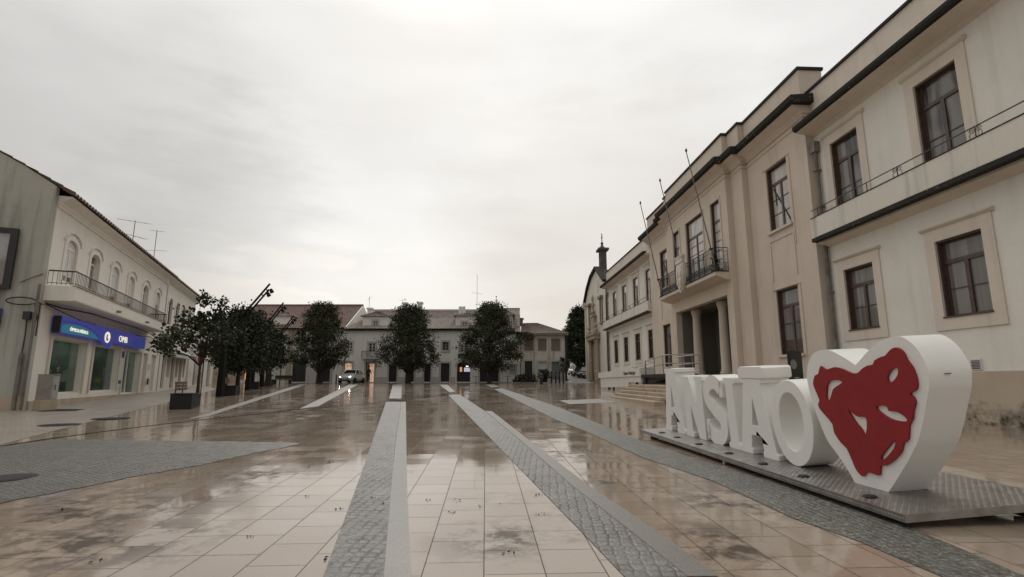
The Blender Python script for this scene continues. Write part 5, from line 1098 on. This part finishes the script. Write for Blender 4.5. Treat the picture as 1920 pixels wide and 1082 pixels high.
# dark tree beside the church
tree('street_tree', 'tall black-green tree standing up the side street beside the church', (fx(1090, 76), 76, 1.8), [(2.0, 1.6), (3, 2.6), (5, 2.5), (7, 1.9), (8.6, 1.2), (9.6, .4)], 130, 120, .3, 'leaf_dark', .22, 41, None, .75, (0, 0), 2, 1.8)

# ------------------------------------------------------------------ planter benches, lamps, bin, bollards
def planter(px, py, label, seat=True, s=1.0):
    c = gnd(px, py); o = thing('planter_bench', label, 'planter bench', c, LR + pi, 'dark granite planter benches along the left side')
    # local x runs away from the camera along the street, +y towards the buildings
    mb = MB(); mb.box(0, .95 * s, 0, .66 * s, .0, .50); mb.box(.952 * s, 2.1 * s, .06 * s, .62 * s, .0, .45); mb.build('box', 'granite_dark', o, bevel=.02)
    mb = MB(); mb.box(-.02, 1.0 * s, -.015, .675 * s, .502, .53); mb.box(1.002 * s, 2.12 * s, .03, .65 * s, .452, .49); mb.build('top_slab', 'granite_dark', o, bevel=.01)
    mb = MB()
    for k in range(3): mb.box(.5, 2.5 * s, .60 + k * .012, .63 + k * .012, .62 + k * .11, .71 + k * .11)
    mb.build('backrest', 'bench_wood', o, bevel=.008)
    mb = MB()
    for x in (.7, 1.9): mb.box(x, x + .05, .64, .675, .4, .92)
    mb.build('bracket', 'iron', o)
    return o
planter(358, 767, 'nearest dark granite planter bench with brown backrest under the magnolia')
planter(441, 742, 'second dark granite planter bench, before the dense dark trees')
planter(484, 729.5, 'third dark granite planter bench, small and half lost under the dark trees')
planter(511, 723, 'farthest and smallest dark granite planter bench of the row')
def lamp(px, py, knee_z, ax, az_, label):
    c = gnd(px, py); o = thing('street_lamp', label, 'street lamp', c, 0, 'leaning twin-bar street lamps along the left side')
    mb = MB(); mb.add([(x, y, z) for z, k in ((0, .15), (knee_z, .10)) for x, y in ((-k, -k), (k, -k), (k, k), (-k, k))], [(0, 1, 2, 3), (4, 7, 6, 5), (0, 4, 5, 1), (1, 5, 6, 2), (2, 6, 7, 3), (3, 7, 4, 0)]); mb.build('post', 'lamp_metal', o)
    d_ = Vector((ax, -.05, az_)).normalized(); L = sqrt(ax * ax + az_ * az_); n_ = Vector((d_.z, 0, -d_.x)) * .17
    mb = MB(); A = Vector((0, 0, knee_z)); mb.tube([A - d_ * .3, A + d_ * L], [.075, .055], 6); mb.tube([A + n_ - d_ * .3, A + n_ + d_ * (L - .25)], [.065, .05], 6); mb.build('arm', 'lamp_metal', o)
    mb = MB()
    for q in (.3, .55, .8, .9): p_ = A + d_ * L * q; mb.tube([p_, p_ + n_ * 1.3], .035, 5)
    mb.build('spacer', 'lamp_metal', o)
    for q in (.86, .93):
        p_ = A + d_ * L * q + n_ * 1.9; mb = MB(); mb.tube([p_ - Vector((.05, 0, -.1)), p_ + Vector((.05, 0, -.08))], [.08, .11], 10); mb.build('spotlight', 'lamp_metal', o, smooth=True)
    mb = MB(); p_ = A + d_ * L * .5 + n_ * 1.5; mb.tube([p_, p_ + Vector((.06, 0, -.06))], .06, 8); mb.build('spotlight', 'lamp_metal', o)
lamp(412, 743.5, 3.13, 2.14, 2.74, 'nearest and tallest leaning street lamp rising from the dark trees')
lamp(464, 731.5, 3.18, 2.04, 2.86, 'middle leaning street lamp rising from the dark trees')
lamp(490, 725.5, 2.66, 2.29, 3.24, 'farthest leaning street lamp before the red roof')
c = gnd(473, 727); lb = thing('litter_bin', 'dark square litter bin beside the third planter bench', 'bin', (fx(473, 44), 44, gz(44))); MB().box(-.22, .22, -.2, .2, .5, 1.25).build('body', 'black_plastic', lb, bevel=.02); MB().box(-.05, .05, -.05, .05, 0, .499).build('post', 'iron', lb); MB().box(-.24, .24, -.22, .22, 1.252, 1.3).build('lid', 'iron', lb)
db = thing('dark_bench', 'long dark bench with high back before the grey house wall behind the sapling', 'bench', (fx(532, 54), 54, gz(54)))
mb = MB(); mb.box(-.9, .9, -.3, .3, .38, .46); mb.build('seat', 'dark_door', db); mb = MB(); mb.box(-.9, .9, .3, .36, .5, .85); mb.build('backrest', 'dark_door', db)
for x in (-.8, .72): MB().box(x, x + .08, -.25, .3, 0, .379).build('leg', 'dark_door', db)
BG = 'black bollards at the far right corner'
def bollard(px, Y, label, h=.95, r_=.09, grp=BG):
    zb = gz(Y); o = thing('bollard', label, 'bollard', (fx(px, Y, 710), Y, zb), 0, grp)
    MB().lathe([(r_, 0), (r_, h * .8), (r_ * 1.15, h * .82), (r_ * 1.15, h * .88), (r_ * .8, h * .92), (r_ * .8, h), (r_ * .3, h * 1.03)], n=12).build('post', 'black_plastic', o, smooth=True); MB().lathe([(r_ * 1.02, h * .66), (r_ * 1.02, h * .74)], n=12).build('band', 'pole_metal', o)
bollard(1014.5, 52, 'thick black bollard standing in front of the rest at the plaza edge', 1.05, .14)
for px, lab in ((1034, 'black bollard before the grey-green door, left of the pair'), (1042, 'black bollard before the grey-green door, right of the pair'), (1049, 'black bollard between the green door and the house corner'), (1056.5, 'black bollard nearest the house corner')): bollard(px, 56.5, lab, 1.25)
bollard(630.5, 56.6, 'black bollard beside the front of the silver car', .9, .07, None)
# planters with shrubs before the corner house
bush('potted_shrub', 'round dark shrub in a pot before the pale panel of the stained house', 'potted plant', (fx(1020, 59.5), 59.5, ZG), (.8, .95), 420, 'leaf_dark', None, .2, .4)
bush('low_shrub', 'wide low dark shrub before the black door of the stained house', 'shrub', (fx(985, 59.5), 59.5, ZG), (1.5, .9), 700, 'leaf_dark', None, .22)
bush('wall_climber', 'small climbing plant on the right corner of the stained house', 'plant', (fx(1055, 61.3), 61.3, ZG + 1.2), (.45, 1.7), 240, 'leaf_dark', None, .2)
bush('roof_creeper', 'dark creeper hanging under the eaves at the left of the stained house', 'plant', (fx(984, 61.4), 61.5, fz(637)), (1.3, .75), 420, 'leaf_dark', None, .22)
# cafe tables glimpsed under the right tree
for x, lab in ((893, 'small cafe table under the right hand tree, left one'), (952, 'small cafe table under the white awning')):
    o = thing('cafe_table', lab, 'table', (fx(x, 58.5), 58.5, ZG), 0, 'cafe tables by the far houses'); MB().lathe([(.38, .71), (.38, .74)], n=16).build('tabletop', 'dark_metal', o); MB().lathe([(.25, 0), (.04, .04), (.04, .709)], n=12).build('pedestal', 'dark_metal', o)

# ------------------------------------------------------------------ cars
def car(label, loc, rz, paint, lit=False, estate=False):
    o = thing('parked_car', label, 'car', loc, rz)     # local +x = front
    W = .86
    # body: stations along x with (half width, lower z, shoulder z)
    st = [(-2.15, .62, .42, .80), (-2.05, .78, .30, .92), (-1.5, .85, .24, .97), (-.6, .87, .22, .95), (.5, .87, .22, .93), (1.1, .86, .22, .88), (1.75, .82, .24, .78), (2.05, .72, .30, .68), (2.15, .55, .40, .58)]
    mb = MB(); n = 10; vs = []
    for x, w, zl, zs in st:
        ring_ = [(-w * .9, zl), (-w, zl + .14), (-w * 1.0, zl + (zs - zl) * .6), (-w * .93, zs), (-w * .6, zs + .03), (w * .6, zs + .03), (w * .93, zs), (w, zl + (zs - zl) * .6), (w, zl + .14), (w * .9, zl)]
        vs += [(x, a, z) for a, z in ring_]
    fs = [(i * n + k, i * n + (k + 1) % n, (i + 1) * n + (k + 1) % n, (i + 1) * n + k) for i in range(len(st) - 1) for k in range(n)] + [tuple(range(n)), tuple(reversed(range((len(st) - 1) * n, len(st) * n)))]
    mb.add(vs, fs); body = mb.build('body', paint, o, smooth=True)
    # greenhouse
    rb = -1.95 if estate else -1.55; rt = -1.5 if estate else -.85
    G0 = [(rb, .74, .96), (1.12, .76, .90)]; 
    mb = MB(); c0 = [(rb, -.74, .95), (rb, .74, .95), (1.15, .76, .89), (1.15, -.76, .89)]; c1 = [(rt, -.56, 1.43), (rt, .56, 1.43), (.28, .57, 1.44), (.28, -.57, 1.44)]
    mb.add(c0 + c1, [(0, 1, 5, 4), (1, 2, 6, 5), (2, 3, 7, 6), (3, 0, 4, 7)]); mb.build('windows', 'dark_glass', o)
    mb = MB(); mb.add([(rt - .03, -.57, 1.425), (rt - .03, .57, 1.425), (.31, .58, 1.43), (.31, -.58, 1.43), (rt + .1, -.45, 1.49), (rt + .1, .45, 1.49), (.15, .46, 1.49), (.15, -.46, 1.49)], [(0, 1, 2, 3), (7, 6, 5, 4), (0, 4, 5, 1), (1, 5, 6, 2), (2, 6, 7, 3), (3, 7, 4, 0)])
    for s_ in (-1, 1):
        mb.tube([(1.15, .755 * s_, .90), (.28, .575 * s_, 1.44)], .035, 5); mb.tube([(rb, .745 * s_, .96), (rt, .565 * s_, 1.43)], .05, 5); mb.tube([(-.35, .76 * s_, .94), (-.32, .57 * s_, 1.44)], .04, 5)
    mb.build('roof', paint, o, smooth=True)
    for x in (-1.3, 1.32):
        for s_ in (-1, 1):
            q = MB(); q.lathe([(.20, -.09), (.30, -.10), (.315, -.06), (.315, .06), (.30, .10), (.20, .09)], n=22); wo = q.build('wheel', 'rubber', o, smooth=True); wo.location = (x, .80 * s_, .315); wo.rotation_euler = (pi / 2, 0, 0)
            q = MB(); q.lathe([(.20, -.085), (.20, .085)], n=22); q.build('rim', 'steel', wo)
    for s_ in (-1, 1):
        q = MB(); q.lathe([(.02, -.03), (.10, -.02), (.12, .0), (.10, .04), (.02, .06)], n=12); h_ = q.build('headlight', 'headlight' if lit else 'white_frame', o, smooth=True); h_.location = (2.02, .56 * s_, .62); h_.rotation_euler = (0, pi / 2, s_ * .35); h_.scale = (.8, 1.2, 1)
        q = MB(); q.box(.85, 1.0, .88 * s_ - .09, .88 * s_ + .09, .93, 1.05); q.build('mirror', paint, o, bevel=.02)
        q = MB(); q.box(-2.14, -2.06, .52 * s_ - .14, .52 * s_ + .14, .70, .84); q.build('tail_lamp', 'red_pennant', o)
    mb = MB(); mb.box(2.10, 2.17, -.36, .36, .42, .52); mb.box(2.02, 2.165, -.5, .5, .30, .38); mb.build('grille', 'black_plastic', o); MB().box(2.166, 2.18, -.26, .26, .40, .50).build('number_plate', 'white_frame', o)
    return o
hx, hy = fx(656, 57.4, 712), 57.4
car('silver saloon car with both headlights on in front of the lit doorway', (hx - .45, hy + 2.2, gz(60)), atan2(-1, -.07), 'silver_paint', True)
zs = lambda Y: 1.006 + (Y - 57.2) * .0455
car('white estate car, farthest of the cars parked up the side street', (fx(1079, 80), 80, zs(80)), atan2(-.9, -.25), 'white_paint_car', False, True)
car('black car in the middle of the cars parked up the side street', (fx(1090, 74), 74, zs(74)), atan2(-.9, -.3), 'black_paint_car')
car('dark grey car nearest the church among those parked up the side street', (fx(1101, 70), 70, zs(70)), atan2(-.9, -.3), 'grey_paint_car')

# ------------------------------------------------------------------ person by the lit doorway
def skin_body(parent, name, verts, edges, radii, mat, root=0, sub=2):
    me = bpy.data.meshes.new(name); me.from_pydata(verts, edges, []); me.materials.append(M[mat])
    o = bpy.data.objects.new(name, me); COL.objects.link(o); o.parent = parent
    m = o.modifiers.new('skin', 'SKIN'); m.use_smooth_shade = True
    if not me.skin_vertices: me.attributes.new('skin', 'FLOAT', 'POINT') if False else None
    lay = me.skin_vertices[0] if me.skin_vertices else None
    if lay:
        for i, r_ in enumerate(radii): lay.data[i].radius = (r_, r_) if not isinstance(r_, tuple) else r_; lay.data[i].use_root = (i == root)
    s_ = o.modifiers.new('sub', 'SUBSURF'); s_.levels = sub; s_.render_levels = sub
    # bake the modifiers into a plain mesh
    dg = bpy.context.evaluated_depsgraph_get(); nm = bpy.data.meshes.new_from_object(o.evaluated_get(dg)); o.modifiers.clear(); o.data = nm
    if not nm.materials: nm.materials.append(M[mat])
    nm.polygons.foreach_set('use_smooth', [True] * len(nm.polygons)); return o
def skin_mesh_layers_ok(): pass
PE = thing('person', 'person in dark jacket and brimmed hat standing beside the lit doorway', 'person', (fx(690.5, 57.8, 712), 57.8, gz(58)), radians(160))
V_ = [(0, 0, .95), (0, .01, 1.15), (0, .01, 1.38), (0, .02, 1.50), (0, .0, 1.58), (0, -.01, 1.70),   # 0-5 spine to head
      (.19, .01, 1.42), (.25, -.02, 1.16), (.24, -.12, .95), (-.19, .01, 1.42), (-.26, -.02, 1.16), (-.20, -.2, 1.02),   # 6-11 arms
      (.10, 0, .88), (.11, -.02, .48), (.11, .02, .09), (.12, -.13, .04), (-.10, 0, .88), (-.11, -.01, .48), (-.12, .03, .09), (-.13, -.12, .04)]
E2 = [(0, 1), (1, 2), (2, 3), (3, 4), (4, 5), (2, 6), (6, 7), (7, 8), (2, 9), (9, 10), (10, 11), (0, 12), (12, 13), (13, 14), (14, 15), (0, 16), (16, 17), (17, 18), (18, 19)]
R2 = [(.16, .12), (.155, .11), (.18, .12), .065, .075, .095, .075, .055, .042, .075, .055, .042, .10, .07, .05, .045, .10, .07, .05, .045]
try:
    import bmesh as _b
    def mk(name, verts, edges, radii, mat):
        bm = bmesh.new(); L = bm.verts.layers.skin.verify(); bv = [bm.verts.new(v) for v in verts]
        for a, b2 in edges: bm.edges.new((bv[a], bv[b2]))
        for v, r_ in zip(bv, radii): v[L].radius = r_ if isinstance(r_, tuple) else (r_, r_)
        bv[0][L].use_root = True
        me = bpy.data.meshes.new(name); bm.to_mesh(me); bm.free(); me.materials.append(M[mat]); o = bpy.data.objects.new(name, me); COL.objects.link(o)
        m = o.modifiers.new('skin', 'SKIN'); m.use_smooth_shade = True; s_ = o.modifiers.new('sub', 'SUBSURF'); s_.levels = 2; s_.render_levels = 2
        bpy.context.view_layer.update(); dg = bpy.context.evaluated_depsgraph_get(); nm = bpy.data.meshes.new_from_object(o.evaluated_get(dg)); o.modifiers.clear(); o.data = nm
        if not nm.materials: nm.materials.append(M[mat])
        nm.polygons.foreach_set('use_smooth', [True] * len(nm.polygons)); o.parent = PE; return o
    mk('body', V_, E2, R2, 'dark_cloth')
    mk('head', [(0, 0, 1.54), (0, -.01, 1.62), (0, -.015, 1.70), (0, -.01, 1.76)], [(0, 1), (1, 2), (2, 3)], [.05, .085, .10, .06], 'skin')
    for k, (hx_, hy_, hz_) in enumerate(((.24, -.14, .90), (-.19, -.25, .98))):
        vv = [(hx_, hy_ + .02, hz_ + .05), (hx_, hy_, hz_)] + [(hx_ + (j - 1.5) * .018, hy_ - .02 - .008 * j, hz_ - .07 + .006 * abs(j - 1.5)) for j in range(4)] + [(hx_ - .04, hy_ - .02, hz_ - .02)]
        mk('hand', vv, [(0, 1)] + [(1, j) for j in range(2, 7)], [.03, .035, .01, .01, .01, .01, .011], 'skin')
except Exception as ex: print('person', ex)
mb = MB(); mb.lathe([(.17, 1.745), (.17, 1.76), (.105, 1.765), (.10, 1.85), (.05, 1.87)], (0, 0, 0), 18); mb.build('hat', 'dark_cloth', PE, smooth=True)
mb = MB(); mb.box(-.012, .012, -.125, -.10, 1.66, 1.69); mb.build('nose', 'skin', PE)

# ------------------------------------------------------------------ wet leaves scattered over the slabs
random.seed(77); LV = [(613, 1049), (1004, 928), (1020, 927), (898, 949), (846, 963), (857, 938), (800, 938), (955, 1037), (700, 935), (720, 946), (640, 955), (573, 932), (1010, 964), (467, 1008), (180, 1053), (120, 956), (1090, 845), (1107, 846), (940, 945), (620, 867), (575, 877), (1226, 936), (1100, 845)]
for i, (x, y) in enumerate(LV):
    c = gnd(x, y); o = thing('fallen_leaves', 'small clump of wet brown leaves lying in a slab joint', 'leaves', (c.x, c.y, c.z + .006), U(0, 6), 'wet leaf clumps scattered over the plaza slabs')
    mb = MB()
    for k in range(random.choice((3, 4, 6))): leaf(mb, Vector((U(-.045, .045), U(-.025, .025), U(0, .002))), U(.014, .03), Vector((U(-1, 1), U(-1, 1), .015)))
    mb.build('leaf_cluster', 'leaf_litter', o)

# ------------------------------------------------------------------ sky, sun, camera
w = bpy.data.worlds.new('World'); sc.world = w; w.use_nodes = True; nt = w.node_tree; nt.nodes.clear()
out = nt.nodes.new('ShaderNodeOutputWorld'); bg = nt.nodes.new('ShaderNodeBackground'); nt.links.new(bg.outputs[0], out.inputs[0])
SUN_EL, SUN_AZ = 38, -10   # behind the far houses, a little left of the view
sky = nt.nodes.new('ShaderNodeTexSky'); sky.sky_type = 'NISHITA'; sky.sun_disc = False; sky.sun_elevation = radians(SUN_EL); sky.sun_rotation = radians(SUN_AZ); sky.air_density = 1.5; sky.dust_density = 4
tc = nt.nodes.new('ShaderNodeTexCoord')
def wn(k, **kw):
    o = nt.nodes.new(k)
    for a, b in kw.items(): setattr(o, a, b)
    return o
def wmap(sx, sy, sz, loc=(0, 0, 0)):
    m = wn('ShaderNodeMapping'); m.inputs['Scale'].default_value = (sx, sy, sz); m.inputs['Location'].default_value = loc; nt.links.new(tc.outputs['Generated'], m.inputs[0]); return m.outputs[0]
def wnoise(vec, scale, det, ro=.5):
    n = wn('ShaderNodeTexNoise'); n.inputs['Scale'].default_value = scale; n.inputs['Detail'].default_value = det; n.inputs['Roughness'].default_value = ro; nt.links.new(vec, n.inputs['Vector']); return n.outputs['Fac']
def wrange(f, a, b, c, d):
    m = wn('ShaderNodeMapRange'); m.inputs[1].default_value = a; m.inputs[2].default_value = b; m.inputs[3].default_value = c; m.inputs[4].default_value = d; nt.links.new(f, m.inputs[0]); return m.outputs[0]
def wmix(f, a, b, mode='MIX'):
    m = wn('ShaderNodeMix', data_type='RGBA', blend_type=mode)
    for v, i in ((f, 0), (a, 6), (b, 7)):
        if hasattr(v, 'is_linked'): nt.links.new(v, m.inputs[i])
        elif i == 0: m.inputs[0].default_value = v
        else: m.inputs[i].default_value = (*v, 1)
    return m.outputs[2]
cl = wnoise(wmap(1, 1, 2.2, (.3, .1, .2)), 1.25, 4, .45); cl2 = wnoise(wmap(1, 1, 3.4, (2.1, 0, 1)), 4.5, 5, .55)
sep = wn('ShaderNodeSeparateXYZ'); nt.links.new(tc.outputs['Generated'], sep.inputs[0])
base = wmix(wrange(cl, .36, .64, 0, 1), (6.5, 6.39, 6.22), (8.15, 8.08, 7.92))
base = wmix(wrange(cl2, .46, .74, 0, .16), base, (5.4, 5.2, 5.05))
low = wmix(wrange(sep.outputs[2], .02, .34, 1, 0), (1, 1, 1), (.995, .96, .91)); base = wmix(1.0, base, low, 'MULTIPLY')
back = wn('ShaderNodeCombineColor'); bv = wrange(sep.outputs[1], -.6, .5, .68, 1.0)
for i in range(3): nt.links.new(bv, back.inputs[i])
base = wmix(1.0, base, back.outputs[0], 'MULTIPLY')
# overcast sky: brightest overhead, above the top of the picture
zen = wn('ShaderNodeCombineColor'); zv = wrange(sep.outputs[2], .58, .95, 1.0, 1.9)
for i in range(3): nt.links.new(zv, zen.inputs[i])
base = wmix(1.0, base, zen.outputs[0], 'MULTIPLY')
def cloud(px, py, deg, f, col=(1, 1, 1)):
    """soft cloud bank round one direction of the sky"""
    global base
    d = ray(px, py).normalized(); q = wn('ShaderNodeVectorMath', operation='DOT_PRODUCT'); nt.links.new(tc.outputs['Generated'], q.inputs[0]); q.inputs[1].default_value = d
    a_ = wn('ShaderNodeMath', operation='MULTIPLY_ADD'); nt.links.new(cl2, a_.inputs[0]); a_.inputs[1].default_value = .06; nt.links.new(q.outputs['Value'], a_.inputs[2])
    m = wn('ShaderNodeMapRange', interpolation_type='SMOOTHSTEP'); m.inputs[1].default_value = cos(radians(deg)) + .03; m.inputs[2].default_value = 1.03; m.inputs[3].default_value = 0; m.inputs[4].default_value = 1; nt.links.new(a_.outputs[0], m.inputs[0])
    base = wmix(m.outputs[0], base, wmix(1.0, base, tuple(f * x for x in col), 'MULTIPLY'))
cloud(60, 330, 24, .80); cloud(420, 430, 13, .88); cloud(1180, 470, 24, .85, (1.01, .985, .955)); cloud(500, 560, 7, 1.14, (1, .99, .97)); cloud(800, 200, 30, 1.04)
sdv = wn('ShaderNodeVectorMath', operation='DOT_PRODUCT'); nt.links.new(tc.outputs['Generated'], sdv.inputs[0]); sdv.inputs[1].default_value = (sin(radians(SUN_AZ)) * cos(radians(SUN_EL)), cos(radians(SUN_AZ)) * cos(radians(SUN_EL)), sin(radians(SUN_EL)))
gl = wn('ShaderNodeCombineColor'); gv_ = wrange(sdv.outputs['Value'], (.70), 1.0, .95, 1.07)
for i in range(3): nt.links.new(gv_, gl.inputs[i])
base = wmix(1.0, base, gl.outputs[0], 'MULTIPLY')
fin = wmix(.012, base, sky.outputs[0]); nt.links.new(fin, bg.inputs[0]); bg.inputs[1].default_value = .1
sl = bpy.data.lights.new('sun', 'SUN'); sl.energy = .5; sl.angle = radians(25); sl.color = (1, .96, .9); so = bpy.data.objects.new('sun', sl); COL.objects.link(so)
sd = Vector((sin(radians(SUN_AZ)) * cos(radians(SUN_EL)), cos(radians(SUN_AZ)) * cos(radians(SUN_EL)), sin(radians(SUN_EL)))); so.rotation_euler = sd.to_track_quat('Z', 'Y').to_euler(); so.location = (0, 0, 40)
cam = bpy.data.cameras.new('camera'); cam.sensor_width = 36; cam.lens = 36 * FOC / 1920; cam.clip_end = 2000; cam.clip_start = .05
co = bpy.data.objects.new('camera', cam); COL.objects.link(co); co.location = (0, 0, EYE); co.rotation_euler = (pi / 2 + PITCH, 0, 0); sc.camera = co
sc.view_settings.view_transform = 'Standard'; sc.view_settings.look = 'None'; sc.view_settings.exposure = .17; sc.view_settings.gamma = 1
